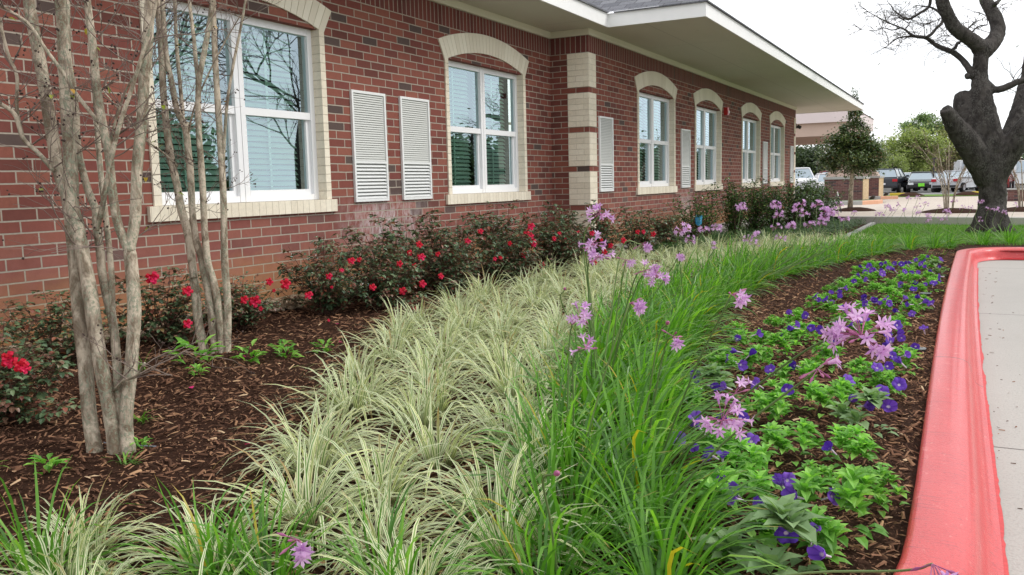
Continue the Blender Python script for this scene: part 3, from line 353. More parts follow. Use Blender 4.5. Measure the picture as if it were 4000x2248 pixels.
for i in range(55):
    x=.13+abs(nr.normal())*.10; y=1.8+10*nr.rand(); L_=.004+.011*nr.rand()**2; a=nr.rand()*6.28; w=L_*.2; ca,sa=math.cos(a),math.sin(a); z=-1.1-.002*x+.003
    mb.add([(x-ca*L_+sa*w,y-sa*L_-ca*w,z),(x+ca*L_+sa*w,y+sa*L_-ca*w,z),(x+ca*L_-sa*w,y+sa*L_+ca*w,z+.003),(x-ca*L_-sa*w,y-sa*L_+ca*w,z+.002)],[(0,1,2,3)])
mb.tube([(.30,3.30,-1.096),(.34,3.32,-1.092),(.40,3.31,-1.096)],.0025,5)
tag(link('mulch_litter',mb.mesh('mulch_litter',bpy.data.materials['mulch_chip'])),label='stray mulch crumbs and a twig lying on the pale concrete by the red kerb',cat='litter',kind='stuff')
# short turf blades
mb=MB()
for i in range(26000):
    x=-1.9+8*nr.rand(); y=13.5+9.2*nr.rand()**1.4; z=gz(min(x,-.12),y)+.01; a=nr.rand()*6.28; h=.03+.05*nr.rand(); w=.006; dx,dy=math.cos(a)*w,math.sin(a)*w; lx,ly=(nr.rand(2)-.5)*.05
    mb.add([(x-dx,y-dy,z),(x+dx,y+dy,z),(x+lx,y+ly,z+h)],[(0,1,2)])
tag(link('turf_blades',mb.mesh('turf_blades',mat_leaf('turf_leaf',[(0,(.06,.16,.02)),(1,(.16,.33,.05))],.5,.35))),label='short bright green turf growing round the oak',cat='grass',kind='stuff')
# river stones along the wall foot
mb=MB()
def stone(mb,x,y,z,s):
    u=6; V=[];a0=nr.rand()*6; sx,sy,sz=s*(1+.5*nr.rand()),s*(.8+.3*nr.rand()),s*(.55+.2*nr.rand()); ca,sa=math.cos(a0),math.sin(a0)
    for i in range(1,4):
        th=math.pi*i/4
        for k in range(u):
            ph=6.283*k/u; px,py=sx*math.sin(th)*math.cos(ph),sy*math.sin(th)*math.sin(ph); V.append((x+px*ca-py*sa,y+px*sa+py*ca,z+sz*math.cos(th)))
    V+= [(x,y,z+sz),(x,y,z-sz)]; F=[(i*u+k,i*u+(k+1)%u,(i+1)*u+(k+1)%u,(i+1)*u+k) for i in range(2) for k in range(u)]+[(18,(k+1)%u,k) for k in range(u)]+[(19,12+k,12+(k+1)%u) for k in range(u)]
    mb.add(V,F)
for i in range(2400):
    y=1.5+8.3*nr.rand(); x=-4.59+.30*nr.rand()**1.3; stone(mb,x,y,gz(x,y)+.012+.03*nr.rand(),.014+.016*nr.rand())
tag(link('river_stones',mb.mesh('river_stones',mat_leaf('stone',[(0,(.20,.14,.085)),(.5,(.30,.225,.15)),(1,(.42,.34,.25))],.7,0),True)),label='tan river stones lying along the foot of the brick wall',cat='stones',kind='stuff')

# ================================================================== THE BUILDING
XA,XB,YC,YE=-4.6076,-4.1026,9.8442,23.95
TOP=ZT+.203
BR=mat_brick('red_brick'); SO=mat_brick('soldier_brick',.0677,.203,0,stain=False,stops=[(0,(.12,.036,.032)),(.6,(.18,.052,.043)),(.95,(.15,.05,.045)),(1,(.09,.055,.05))])
CR_=mat_brick('cream_brick',.2032,.0677,.5,CREAM,(.60,.53,.42),False,joint=.0022); CJ=mat_brick('cream_jamb_brick',5.,.0677,0,CREAM,(.50,.43,.33),False,joint=.0022,zo=-.08)
CRL=mat_brick('cream_rowlock',.0677,3.,0,CREAM,(.50,.43,.33),False,joint=.0022,zo=-1.5)
def m_arch():
    m=NM('cream_arch_brick',.75,spec=.25); r=m.island(); P=m.pos(); c=m.ramp(r,CREAM); c=m.mix(m.ramp(m.noise(P,9,5,.7),[(.66,0.),(.74,.45)]),c,(.50,.40,.14)); m.col(c); m.bump(m.noise(P,120,3),.3,.003); return m.m
CA=m_arch(); CMO=mat_plain('cream_mortar',(.52,.45,.34),.9)
WHT=mat_plain('white_vinyl',(.80,.80,.81),.35,.02,20); WHP=mat_plain('white_fascia_paint',(.79,.79,.78),.5,.06,9)

def m_soffit():
    m=NM('soffit_paint',.7,spec=.3); P=m.pos(); x,y,z=m.xyz(P); q=m.math('PINGPONG',m.math('ADD',y,.4),1.22); k=m.math('LESS_THAN',q,.004); k2=m.math('LESS_THAN',m.math('ABSOLUTE',m.math('ADD',x,3.42)),.004); k=m.math('MAXIMUM',k,k2)
    c=m.mix(m.noise(P,1.3,5,.6,(2,.6,1)),(.56,.53,.45),(.66,.625,.53)); c=m.mix(m.ramp(m.noise(P,6,6,.75,(1,.5,1)),[(.6,0.),(.75,.25)]),c,(.42,.38,.30)); m.col(m.mix(m.math('MULTIPLY',k,.55),c,(.25,.23,.19))); return m.m
SOF=m_soffit(); FRZ=mat_plain('frieze_paint',(.70,.665,.53),.6,.04,4); DARK=mat_plain('dark_interior',(.02,.025,.024),.9)
SLAB=m_conc('foundation_concrete',(.46,.43,.37))
b=thing('brick_building','long single-storey red brick building with cream arched windows and white eaves','building',(XA,YC,-.86))
WIN=[('A',4.705),('A',8.26),('B',12.44),('B',15.30),('B',18.69),('B',21.50)]
def wall_rects(X,y0,y1,z0,z1,opens):
    mb=MB(); y=y0
    for c in sorted(opens):
        a,d=c-.865,c+.865
        mb.quad((X,y,z0),(X,a,z0),(X,a,z1),(X,y,z1)); mb.quad((X,a,z0),(X,d,z0),(X,d,-.0805),(X,a,-.0805)); mb.quad((X,a,1.26),(X,d,1.26),(X,d,z1),(X,a,z1)); y=d
    mb.quad((X,y,z0),(X,y1,z0),(X,y1,z1),(X,y,z1)); return mb
wa=wall_rects(XA,-3,YC,-.83,ZT,[c for w,c in WIN if w=='A'])
wb=wall_rects(XB,YC,YE,-.815,ZT,[c for w,c in WIN if w=='B'])
wa.extend(wb); wa.quad((XB,YC,-.815),(XB,YC,ZT),(XA,YC,ZT),(XA,YC,-.815)); wa.quad((XB,YE,-.815),(XB-8,YE,-.815),(XB-8,YE,ZT),(XB,YE,ZT))
for w,c in WIN:
    X=XA if w=='A' else XB
    wa.quad((X,c-.82,1.26),(X,c+.82,1.26),(X-.16,c+.82,1.26),(X-.16,c-.82,1.26))
wall=part('wall',wa,BR,b)
s=MB(); s.quad((XA,-3,ZT),(XA,YC,ZT),(XA,YC,TOP),(XA,-3,TOP)); s.quad((XB,YC,ZT),(XB,YE,ZT),(XB,YE,TOP),(XB,YC,TOP)); s.quad((XB,YC,ZT),(XB,YC,TOP),(XA,YC,TOP),(XA,YC,ZT)); s.quad((XB,YE,ZT),(XB-8,YE,ZT),(XB-8,YE,TOP),(XB,YE,TOP))
part('soldier_course',s,SO,b)
f=MB(); f.box(XA-.3,XA+.004,-3,YC,-1.2,-.828); f.box(XB-.3,XB+.03,YC+.004,YE,-1.35,-.813); part('foundation',f,SLAB,b)
# corner quoins
def quoin(corner,y0,ysign,name='quoin'):
    q=MB(); z=ZT
    while z>-.8:
        z0=max(z-6*.0677,-.81); 
        if ysign>0: q.box(XB-.272,XB+.010,y0-.010,y0+.222,z0+.003,z-.003)
        else: q.box(XB-.272,XB+.010,y0-.222,y0+.010,z0+.003,z-.003)
        z-=7*.0677
    return part(name,q,CR_,b,label='cream brick corner block column')
quoin(0,YC,1); quoin(0,YE,-1)
# windows
def m_glass():
    m=NM('window_glass',.02); N=m.N; t=m.n('ShaderNodeBsdfTransparent'); t.inputs[0].default_value=(.86,.98,.92,1); g=m.n('ShaderNodeBsdfGlossy'); g.inputs['Roughness'].default_value=.0; g.inputs[0].default_value=(.74,.91,1,1)
    P=m.pos(); bp=m.n('ShaderNodeBump'); bp.inputs['Strength'].default_value=.13; bp.inputs['Distance'].default_value=.012; m.l(m.noise(P,1.5,1,.4,(1,1.3,.8)),bp.inputs['Height']); m.l(bp.outputs[0],g.inputs['Normal'])
    fr=m.n('ShaderNodeFresnel'); fr.inputs[0].default_value=1.6; f=m.math('ADD',m.math('MULTIPLY',fr.outputs[0],1.0),.27,True)
    s_=m.n('ShaderNodeMixShader'); m.l(f,s_.inputs[0]); m.l(t.outputs[0],s_.inputs[1]); m.l(g.outputs[0],s_.inputs[2]); m.l(s_.outputs[0],m.o.inputs[0]); return m.m
GL=m_glass(); BLD=mat_plain('sage_blind',(.60,.84,.71),.5,.05,5); SHD=mat_plain('window_shadow_gap',(.22,.23,.22),.7)
FT=1.262; FB=-.078
for wi,(w,c) in enumerate(WIN):
    X=XA if w=='A' else XB
    fr=MB(); x0,x1=X-.13,X-.075
    a,d=c-.812,c+.812
    fr.box(x0,x1+.006,a,a+.05,FB,FT); fr.box(x0,x1+.006,d-.05,d,FB,FT); fr.box(x0,x1+.003,a+.05,d-.05,FT-.055,FT); fr.box(x0,x1+.003,a+.05,d-.05,FB,FB+.045)
    fr.box(x0,x1+.009,c-.048,c-.003,FB+.001,FT-.001); fr.box(x0,x1+.009,c+.003,c+.048,FB+.001,FT-.001)
    for y0,y1 in ((a+.05,c-.048),(c+.048,d-.05)):
        fr.box(x0+.01,x1,y0,y1,.555,.61)
        # lower sash set further back
        fr.box(x0-.01,x1-.022,y0,y0+.034,FB+.045,.555); fr.box(x0-.01,x1-.022,y1-.034,y1,FB+.045,.555); fr.box(x0-.01,x1-.020,y0+.034,y1-.034,FB+.045,FB+.085)
    win=part('window',fr,WHT,b)
    pn=MB()
    for y0,y1 in ((a+.045,c-.045),(c+.045,d-.045)):
        pn.quad((X-.098,y0,.60),(X-.098,y1,.60),(X-.098,y1,FT-.05),(X-.098,y0,FT-.05)); pn.quad((X-.118,y0,FB+.04),(X-.118,y1,FB+.04),(X-.118,y1,.57),(X-.118,y0,.57))
    part('pane',pn,GL,win,root=b)
    bl=MB(); z=FB+.03
    while z<FT:
        for y0,y1 in ((a+.06,c-.09),(c+.02,d-.10)):
            bl.quad((X-.185,y0,z),(X-.185,y1,z),(X-.218,y1,z+.035),(X-.218,y0,z+.035))
        z+=.0425
    for yy in (c-.43,c+.40): bl.box(X-.182,X-.180,yy-.012,yy+.012,FB,FT)
    part('blind',bl,BLD,win,root=b)
    rm=MB(); rm.box(X-.9,X-.235,c-.9,c+.9,-.3,1.4); part('dark_room',rm,DARK,win,root=b)
    sl=MB(); sl.box(X-.14,X+.028,c-.922,c+.922,-.1785,-.080); part('sill',sl,CRL,win,root=b)
    for q0,q1 in ((c-.872,c-.812),(c+.812,c+.872)): j=MB(); j.box(X-.135,X+.014,q0,q1,-.0795,1.259); part('jamb',j,CJ,win,root=b)
    ar=MB(); bk=MB(); hw=.812; rise=.128; R0=(hw*hw+rise*rise)/(2*rise); zc=1.259+rise-R0; A0=math.asin(.872/R0); n=27; lean=.045
    for i in range(n):
        t0=-A0+2*A0*i/n+.0009; t1=-A0+2*A0*(i+1)/n-.0009; V=[]
        for xx in (X-.06,X+.0145):
            for t in (t0,t1):
                k=1+lean*1.0
                for r in (R0,R0+.197):
                    sx=math.sin(t)*r*(1 if r==R0 else k); V.append((xx,c+sx,zc+math.cos(t)*r))
        ar.add(V,[(4,5,7,6),(0,4,6,2),(1,3,7,5),(0,1,5,4),(2,6,7,3)])
        V=[(X+.010,c+math.sin(t)*r*(1 if r==R0 else 1+lean),zc+math.cos(t)*r) for t,r in ((t0-.001,R0),(t1+.001,R0),(t1+.001,R0+.195),(t0-.001,R0+.195))]; bk.add(V,[(0,1,2,3)])
    arch=part('arch',ar,CA,win,root=b); 
    arch.data.materials.append(CMO); n0=len(arch.data.polygons)
    part('arch_mortar',bk,CMO,win,root=b)
# frieze and soffit
fz=MB(); fz.box(XA-.05,XA+.022,-3,YC-.022,TOP,1.845); fz.box(XA-.05,XB+.022,YC-.022,YC+.03,TOP+.0005,1.8445); fz.box(XB-.05,XB+.0218,YC+.03,YE,TOP,1.845); fz.box(XB-8,XB+.022,YE,YE+.022,TOP,1.845); part('frieze_board',fz,FRZ,b)
EA,EB,YF,YG=-3.87,-2.70,9.87,26.2; SZ=1.84
sf=MB(); sf.quad((XA-.1,-3,SZ),(EA+.01,-3,SZ),(EA+.01,YG,SZ),(XA-.1,YG,SZ)); sf.quad((EA+.01,YF+.01,SZ),(EB+.01,YF+.01,SZ),(EB+.01,YG,SZ),(EA+.01,YG,SZ)); sf.quad((XA-8,YE-1,SZ+.001),(XA-.1,YE-1,SZ+.001),(XA-.1,YG,SZ+.001),(XA-8,YG,SZ+.001))
part('soffit',sf,SOF,b)
fa=MB(); fa.box(EA-.002,EA+.02,-3,YF-.001,SZ-.012,1.985); fa.box(EA+.0005,EB+.022,YF-.0005,YF+.02,SZ-.012,1.985); fa.box(EB,EB+.022,YF+.02,YG,SZ-.012,1.9848); fa.box(XB-8,EB+.021,YG,YG+.02,SZ-.012,1.984)
part('fascia',fa,WHP,b)
def m_shing():
    m=NM('roof_shingle',.9,spec=.2); g=m.n('ShaderNodeNewGeometry'); x,y,z=m.xyz(g.outputs[0]); nx,ny,_=m.xyz(g.outputs['True Normal']); f=m.math('GREATER_THAN',m.math('ABSOLUTE',nx),m.math('ABSOLUTE',ny))
    u=m.math('ADD',m.math('MULTIPLY',y,f),m.math('MULTIPLY',x,m.math('SUBTRACT',1.,f))); b_=m.n('ShaderNodeTexBrick'); b_.offset=.37; m.l(m.comb(m.math('ADD',u,50.),m.math('MULTIPLY',z,2.2)),b_.inputs[0])
    for k,v in (('Scale',1),('Mortar Size',.006),('Brick Width',.21),('Row Height',.14)): b_.inputs[k].default_value=v
    b_.inputs['Color1'].default_value=(.10,.105,.12,1); b_.inputs['Color2'].default_value=(.21,.215,.235,1); b_.inputs['Mortar'].default_value=(.03,.03,.034,1)
    m.col(m.mix(.35,b_.outputs[0],m.ramp(m.noise(g.outputs[0],70,4),[(.3,(.05,.05,.06)),(.7,(.28,.28,.30))]))); m.bump(b_.outputs['Fac'],-.8,.01); return m.m
r=MB(); z0=1.997; sl_=.5; ra,rb=EA+.045,EB+.05
r.add([(ra,-3,z0),(ra,YF+.3,z0),(ra-5,YF+.3,z0+2.5),(ra-5,-3,z0+2.5)],[(0,1,2,3)])
rx=rb-2.9
r.add([(rb,YF-.03,z0+.001),(rb,YG+.05,z0+.001),(rx,YG-2.9,z0+1.45),(rx,YF+2.87,z0+1.45)],[(0,1,2,3)]); r.add([(rb,YF-.03,z0),(rx,YF+2.87,z0+1.45),(2*rx-rb,YF-.03,z0)],[(0,1,2)]); r.add([(rb,YG+.05,z0),(2*rx-rb,YG+.05,z0),(rx,YG-2.9,z0+1.45)],[(0,1,2)])
r.box(ra-.06,ra,-3,YF-.04,z0-.013,z0-.002); r.box(EA+.1,rb,YF-.03,YF+.03,z0-.013,z0-.002); r.box(rb-.06,rb,YF+.03,YG+.05,z0-.0131,z0-.0021)
part('roof',r,m_shing(),b)
# wall vents
GRL=mat_plain('vent_grey',(.56,.57,.54),.5,.05,30); VW=mat_plain('vent_white',(.74,.75,.74),.4,.03,20)
for X,y0,y1 in ((XA,5.885,6.360),(XA,6.589,7.065),(XB,10.147,10.605),(XB,13.63,14.11),(XB,19.85,20.32),(XB,23.19,23.62)):
    v=MB(); z0,z1,zs=-.112,.824,.222
    for q in ((y0,y0+.022,z0,z1),(y1-.022,y1,z0,z1)): v.box(X-.02,X+.022,q[0],q[1],q[2],q[3])
    for q in ((z0,z0+.022),(zs-.008,zs+.012),(z1-.022,z1)): v.box(X-.02,X+.0215,y0+.022,y1-.022,q[0],q[1])
    z=z0+.024
    while z<zs-.03: v.add([(X+.018,y0+.022,z),(X+.018,y1-.022,z),(X-.004,y1-.022,z+.026),(X-.004,y0+.022,z+.026),(X+.018,y0+.022,z+.006),(X+.018,y1-.022,z+.006)],[(0,1,5,4),(4,5,2,3)]); z+=.030
    vent=part('vent',v,VW,b)
    g=MB(); g.quad((X+.002,y0+.02,z0),(X+.002,y1-.02,z0),(X+.002,y1-.02,z1),(X+.002,y0+.02,z1)); part('vent_backing',g,SHD,vent,root=b)
    g=MB(); z=zs+.014
    while z<z1-.03: g.add([(X+.016,y0+.022,z),(X+.016,y1-.022,z),(X+.009,y1-.022,z+.0165),(X+.009,y0+.022,z+.0165)],[(0,1,2,3)]); z+=.0195
    part('grille',g,GRL,vent,root=b)
# control joint, alarm, camera
ar=MB(); ar.box(XB+.001,XB+.07,16.38,16.50,1.20,1.34); al=solo('fire_alarm',ar,mat_plain('alarm_red',(.50,.03,.03),.35),'small red fire alarm box high on the brick wall between arched windows','alarm',(XB,16.44,1.2))
le=MB(); le.box(XB+.07,XB+.085,16.41,16.47,1.23,1.28); o=link('lens',le.mesh('lens',mat_plain('alarm_lens',(.8,.6,.6),.2),origin=(XB,16.44,1.2)),al)
cm=MB(); cm.tube([(XB-.05,YE+.03,1.33),(XB+.05,YE+.10,1.33)],.028,8); cm.tube([(XB+.03,YE+.09,1.36),(XB+.12,YE+.09,1.31)],.045,10); cm.box(XB-.06,XB+.02,YE+.0,YE+.05,1.30,1.42)
solo('security_camera',cm,mat_plain('black_plastic',(.02,.02,.022),.4),'small black security camera at the far corner of the brick building','camera',(XB,YE,1.33))
# ================================================================== PLANTS
def blade(mb,P0,az,el,Ln,w,droop,seg=6,twist=0,bend=(0,0),fold=0):
    """one strap leaf: starts at P0, heads off at azimuth/elevation and arches over"""
    p=np.array(P0,float); d=np.array([math.cos(az)*math.cos(el),math.sin(az)*math.cos(el),math.sin(el)]); st=Ln/seg; V=[];U=[]
    side=np.array([-math.sin(az),math.cos(az),0]); 
    for i in range(seg+1):
        t=i/seg; ww=w*(.75+.5*t)*(1-t**3.2)+.0004; s2=side*math.cos(twist*t)+np.array([0,0,math.sin(twist*t)]); V.append(p-s2*ww/2); V.append(p+s2*ww/2)
        d=d+np.array([bend[0]*t/seg,bend[1]*t/seg,-droop*(.3+t*1.4)/seg]); d/=np.linalg.norm(d); p=p+d*st
    F=[(2*i,2*i+1,2*i+3,2*i+2) for i in range(seg)]; uv=[[(0,i/seg),(1,i/seg),(1,(i+1)/seg),(0,(i+1)/seg)] for i in range(seg)]
    mb.add(V,F,uv)
def clump(seed,n,L0,L1,w,droop,spread,bend,elmin=.55,r0=.05):
    R=random.Random(seed); mb=MB()
    for i in range(n):
        az=R.random()*6.283; q=R.random(); el=interp(1.45,elmin,q**1.1); r=r0*math.sqrt(R.random()); L_=interp(L0,L1,R.random())*(1-.12*q)
        blade(mb,(r*math.cos(az+.4),r*math.sin(az+.4),-.01),az+R.uniform(-.5,.5),el,L_,w*R.uniform(.7,1.15),droop*R.uniform(.5,1.5),6,R.uniform(-.7,.7),(bend[0]*R.uniform(.2,1.5),bend[1]*R.uniform(.2,1.5)))
    return mb
def m_varieg():
    m=NM('variegated_leaf',.5,spec=.3); u=m.n('ShaderNodeUVMap').outputs[0]; x,y,z=m.xyz(u); r=m.island()
    e=m.math('ABSOLUTE',m.math('SUBTRACT',x,.5)); s=m.math('MULTIPLY',e,2.)
    gr=m.ramp(r,[(0,(.11,.23,.06)),(.6,(.20,.34,.09)),(1,(.33,.44,.11))]); cr=m.ramp(r,[(0,(.66,.68,.44)),(.5,(.80,.80,.58)),(1,(.84,.82,.48))])
    c=m.mix(m.maprange(s,.30,.46),gr,cr)
    c=m.mix(m.math('MULTIPLY',m.math('LESS_THAN',m.math('FRACT',m.math('MULTIPLY',r,37.)),.10),m.maprange(y,.35,.9)),c,(.38,.24,.09))
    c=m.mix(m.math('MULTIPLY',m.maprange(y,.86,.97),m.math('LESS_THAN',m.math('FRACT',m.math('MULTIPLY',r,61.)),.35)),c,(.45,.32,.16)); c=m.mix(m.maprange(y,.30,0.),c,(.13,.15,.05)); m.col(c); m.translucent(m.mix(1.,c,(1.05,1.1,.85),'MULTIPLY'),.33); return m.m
def m_green():
    m=NM('strap_leaf_green',.32,spec=.5); r=m.island(); x,y,z=m.xyz(m.n('ShaderNodeUVMap').outputs[0])
    c=m.ramp(r,[(0,(.045,.13,.016)),(.35,(.085,.22,.027)),(.7,(.14,.32,.042)),(.955,(.23,.43,.07)),(.965,(.42,.32,.03)),(.985,(.55,.33,.04)),(1,(.40,.22,.07))])
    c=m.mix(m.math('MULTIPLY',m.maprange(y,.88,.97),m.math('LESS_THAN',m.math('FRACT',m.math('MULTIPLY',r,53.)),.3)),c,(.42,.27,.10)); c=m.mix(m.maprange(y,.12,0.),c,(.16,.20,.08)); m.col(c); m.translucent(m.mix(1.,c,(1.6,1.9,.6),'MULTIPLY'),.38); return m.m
VAR=m_varieg(); GRN=m_green()
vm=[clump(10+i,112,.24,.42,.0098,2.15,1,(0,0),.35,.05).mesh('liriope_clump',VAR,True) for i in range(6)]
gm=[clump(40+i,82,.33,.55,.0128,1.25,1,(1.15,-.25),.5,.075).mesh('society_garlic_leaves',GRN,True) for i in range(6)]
R=random.Random(3)
# border centre lines
def line(P):
    P=np.array(P); 
    def f(y): return float(np.interp(y,P[:,1],P[:,0]))
    return f
# variegated band: left and right limits as x(y)
vl=line([(-1.42,1.0),(-1.54,1.3),(-1.68,1.7),(-1.90,2.1),(-2.25,2.7),(-2.60,3.3),(-3.02,4.2),(-3.28,5.5),(-3.40,6.8),(-3.42,8.5),(-3.32,10.4),(-3.05,12),(-2.62,14),(-1.9,15.6)])
vr=line([(-.78,1.0),(-.86,1.3),(-.95,1.7),(-1.09,2.1),(-1.33,2.7),(-1.58,3.3),(-1.9,4.2),(-2.25,5.3),(-2.42,6.8),(-2.45,8.5),(-2.35,10),(-2.15,11.5),(-1.75,13),(-1.2,14.2)])
vp=[]
y=.95; row=0
while y<14.6:
    a,b2=vl(y),vr(y); n=max(2,int(round((b2-a)/.30))); 
    for k in range(n):
        t=(k+(.25 if row%2 else .0))/(n-.6); x=interp(a,b2,min(t,1.02))+R.uniform(-.05,.05); vp.append((x,y+R.uniform(-.07,.07)))
    y+=.27+.012*y; row+=1
VG='variegated liriope clumps in the pale border'
vp.sort(key=lambda p:p[1]+p[0]*.0)
for i,(x,y) in enumerate(vp):
    o=link('liriope_clump',vm[i%6],None,(x,y,gz(x,y)),R.uniform(0,6.28)); s=R.uniform(.85,1.15)*float(np.interp(y,[1,2,8,14],[.82,.97,.92,.8])); o.scale=(s*1.05,s*1.05,s*R.uniform(.70,.90))
    if i==0: lb='nearest cream and green striped liriope clump, at the bottom edge of the pale border'
    elif y<3.3 and x<vl(y)+.12: lb='striped liriope clump on the mulch edge of the pale border near the bare trees'
    elif y<3.3: lb='cream striped liriope clump in the near stretch of the pale border'
    elif y<7.5 and x<vl(y)+.15: lb='striped liriope clump on the rose side edge of the pale border, middle stretch'
    elif y<7.5: lb='cream striped liriope clump in the middle stretch of the pale border'
    else: lb='small looking pale striped liriope clump in the far stretch of the border'
    tag(o,lb,'ornamental grass',VG)
# a few striped clumps strayed to the front left
for x,y in ((-1.86,1.22),(-1.66,1.12),(-1.98,1.36)):
    o=link('liriope_clump',vm[R.randrange(6)],None,(x,y,gz(x,y)),R.uniform(0,6.28)); o.scale=(.75,.75,.6); tag(o,'cream striped liriope clump at the bottom left corner of the border','ornamental grass',VG)
# green strip of society garlic with its flower stalks
gc=[(-.62,1.45),(-.73,1.75),(-.90,2.2),(-1.08,2.75),(-1.29,3.4),(-1.50,4.1),(-1.70,5.0),(-1.85,6.2),(-1.90,7.6),(-1.78,9.0),(-1.52,10.4),(-1.15,11.8),(-.7,12.75),(-.12,13.4),(.45,13.95),(1.1,14.3),(1.8,14.6),(2.6,14.8)]
gcl=catmull([(a,b2,0) for a,b2 in gc],12); acc=0; pts=[]; last=gcl[0]
for p in gcl[1:]:
    acc+=np.linalg.norm(p-last); last=p; step=.21 if p[1]<5 else .27 if p[1]<12 else .50
    if acc>step: acc=0; pts.append((p[0],p[1]))
gp=[]
for i,(x,y) in enumerate(pts):
    if y>12.8: offs=(0,) if x>-.5 else (-.1,.14)
    else: offs=(-.13,.20) if y>4.5 else (-.10,.11)
    for o_ in offs: gp.append((x+o_+R.uniform(-.04,.04),y+R.uniform(-.06,.06)+(.1 if o_>0 else 0)))
gp+= [(-1.56,1.40),(-1.44,1.46),(-1.95,1.22),(-1.12,1.52)]
GG='green society garlic clumps in the border beside the petunias'
garlic=[]
SMALLVAR=len(gp)-4
for i,(x,y) in enumerate(gp):
    o=thing('society_garlic_clump','',"garlic plant",(x,y,gz(x,y)),GG); 
    lv=link('leaves',gm[i%6],o,(0,0,0),R.uniform(-.5,.5)); s=R.uniform(.88,1.12)*float(np.interp(y,[2,5,8,12,14],[.87,.93,.88,.72,.80])); lv.scale=(s,s,s*R.uniform(.85,1.05))
    if i>=SMALLVAR: s=.62; lv.scale=(s,s,s); lb='small green strappy clump among the striped liriope at the bottom left'
    elif y<1.6: lb='dark green strappy garlic clump at the bottom edge of the photo'
    elif y<3: lb='tall arching green garlic clump in the near stretch of the green border'
    elif y<6: lb='arching green garlic clump beside the middle petunias'
    elif y<10: lb='green garlic clump in the curving middle of the border'
    elif y<12.8: lb='green garlic clump where the border bends toward the oak'
    else: lb='separate tufted green clump in front of the lawn and the oak'
    o['label']=lb; garlic.append(o)
# florets
def floret(mb,P,dirv,s=1.,openf=.9):
    """six-petalled star on a short tube"""
    d=np.array(dirv,float); d/=np.linalg.norm(d); a=np.array([0,0,1.]) if abs(d[2])<.8 else np.array([1.,0,0]); u=np.cross(d,a); u/=np.linalg.norm(u); w=np.cross(d,u)
    P=np.array(P,float); tb=P+d*.012*s; mb.tube([P,P+d*.006*s,tb],[.0016*s,.0022*s,.0028*s],6,False)
    off=R.uniform(0,1)
    for k in range(6):
        t=off+k*math.pi/3; rdir=u*math.cos(t)+w*math.sin(t); sd=np.cross(rdir,d); o1=rdir*openf+d*(1-openf*.6)
        o1/=np.linalg.norm(o1); L_=.0145*s*R.uniform(.9,1.1)
        b0=tb+rdir*.0015*s; m1=b0+o1*L_*.5; e=b0+o1*L_-d*.002*s
        mb.add([b0-sd*.0015*s,b0+sd*.0015*s,m1+sd*.0027*s,e,m1-sd*.0027*s],[(0,1,2,4),(4,2,3)])
def m_petal(name,a,b_,tr=.4):
    m=NM(name,.5,spec=.25); r=m.island(); c=m.mix(r,a,b_); m.col(c); m.translucent(c,tr); return m.m
LIL=m_petal('lilac_petal',(.56,.27,.60),(.86,.60,.84)); BUD=m_petal('bud_pink',(.42,.12,.28),(.62,.25,.42)); STM=mat_leaf('flower_stem',[(0,(.13,.22,.07)),(1,(.22,.30,.12))],.5,.15,island=False)
for n,kind,pts_ in D_STALK:
    base,top=np.array(pts_[0]),np.array(pts_[-1])
    g=min(garlic,key=lambda o:(o.location.x-base[0])**2+(o.location.y-base[1])**2); 
    bx=np.array([g.location.x+R.uniform(-.03,.03),g.location.y+R.uniform(-.03,.03),g.location.z+.02]); P=[bx]+[np.array(p) for p in pts_[1:]]
    P=[P[0]]+(P[-3:] if len(P)>4 else P[1:])
    if len(P)>=4: P=[P[0],P[0]*.45+P[2]*.55+np.array([0,0,.03]),P[2],P[-1]] if np.linalg.norm(P[2]-P[-1])>.12 else [P[0],P[0]*.4+P[-1]*.6+np.array([0,0,.03]),P[-1]]
    C=catmull(P,5); st=MB(); m_=len(C); st.tube(C,[interp(.0030,.0020,i/(m_-1)) for i in range(m_)],6)
    so_=part('flower_stalk',st,STM,g,True,root=g); fl=MB(); bd=MB(); d=C[-1]-C[-2]; d/=np.linalg.norm(d)
    dd_=np.linalg.norm(top); far=dd_>6; sc=1.15 if far else 1.05; n=int(n*1.7) if (dd_<2.3 and n>9) else n; us=1.9 if (dd_<1.6 and n>9) else 1.5 if (dd_<2.3 and n>9) else 1.
    if kind==2:
        bd.tube([top,top+d*.010,top+d*.022,top+d*.034],[.003,.0055,.005,.001],8)
    else:
        for k in range(n):
            a=R.uniform(0,6.283); z_=R.uniform(-.35,.95) if kind!=1 else R.uniform(-.2,.3)
            v=np.array([math.cos(a)*math.sqrt(1-z_*z_),math.sin(a)*math.sqrt(1-z_*z_),z_])
            if kind==1: v=np.array([R.uniform(-.25,.35),R.uniform(-.3,.3),R.uniform(-.55,.1)])+d*np.array([1.1,1.1,.1])+np.array([.25,0,0]); v/=np.linalg.norm(v)
            ln=R.uniform(.018,.030)*sc*us; fp=top+v*ln; bd.tube([top,top+v*ln*.5+np.array([0,0,.003]),fp],[.0008,.0008,.0011],4,False)
            floret(fl,fp,v+np.array([.1,-.35,-.15 if z_<.5 else 0]),sc*1.15,R.uniform(.75,1.))
        for k in range(3 if kind!=3 else 6):
            a=R.uniform(0,6.283); v=np.array([math.cos(a),math.sin(a),R.uniform(-.8,.6)]); v/=np.linalg.norm(v); bd.tube([top,top+v*.02,top+v*.028,top+v*.038],[.0009,.001,.003,.001],5,False)
    if fl.n: part('blossom',fl,LIL,so_,root=g)
    if bd.n: part('bud',bd,BUD,so_,True,root=g)
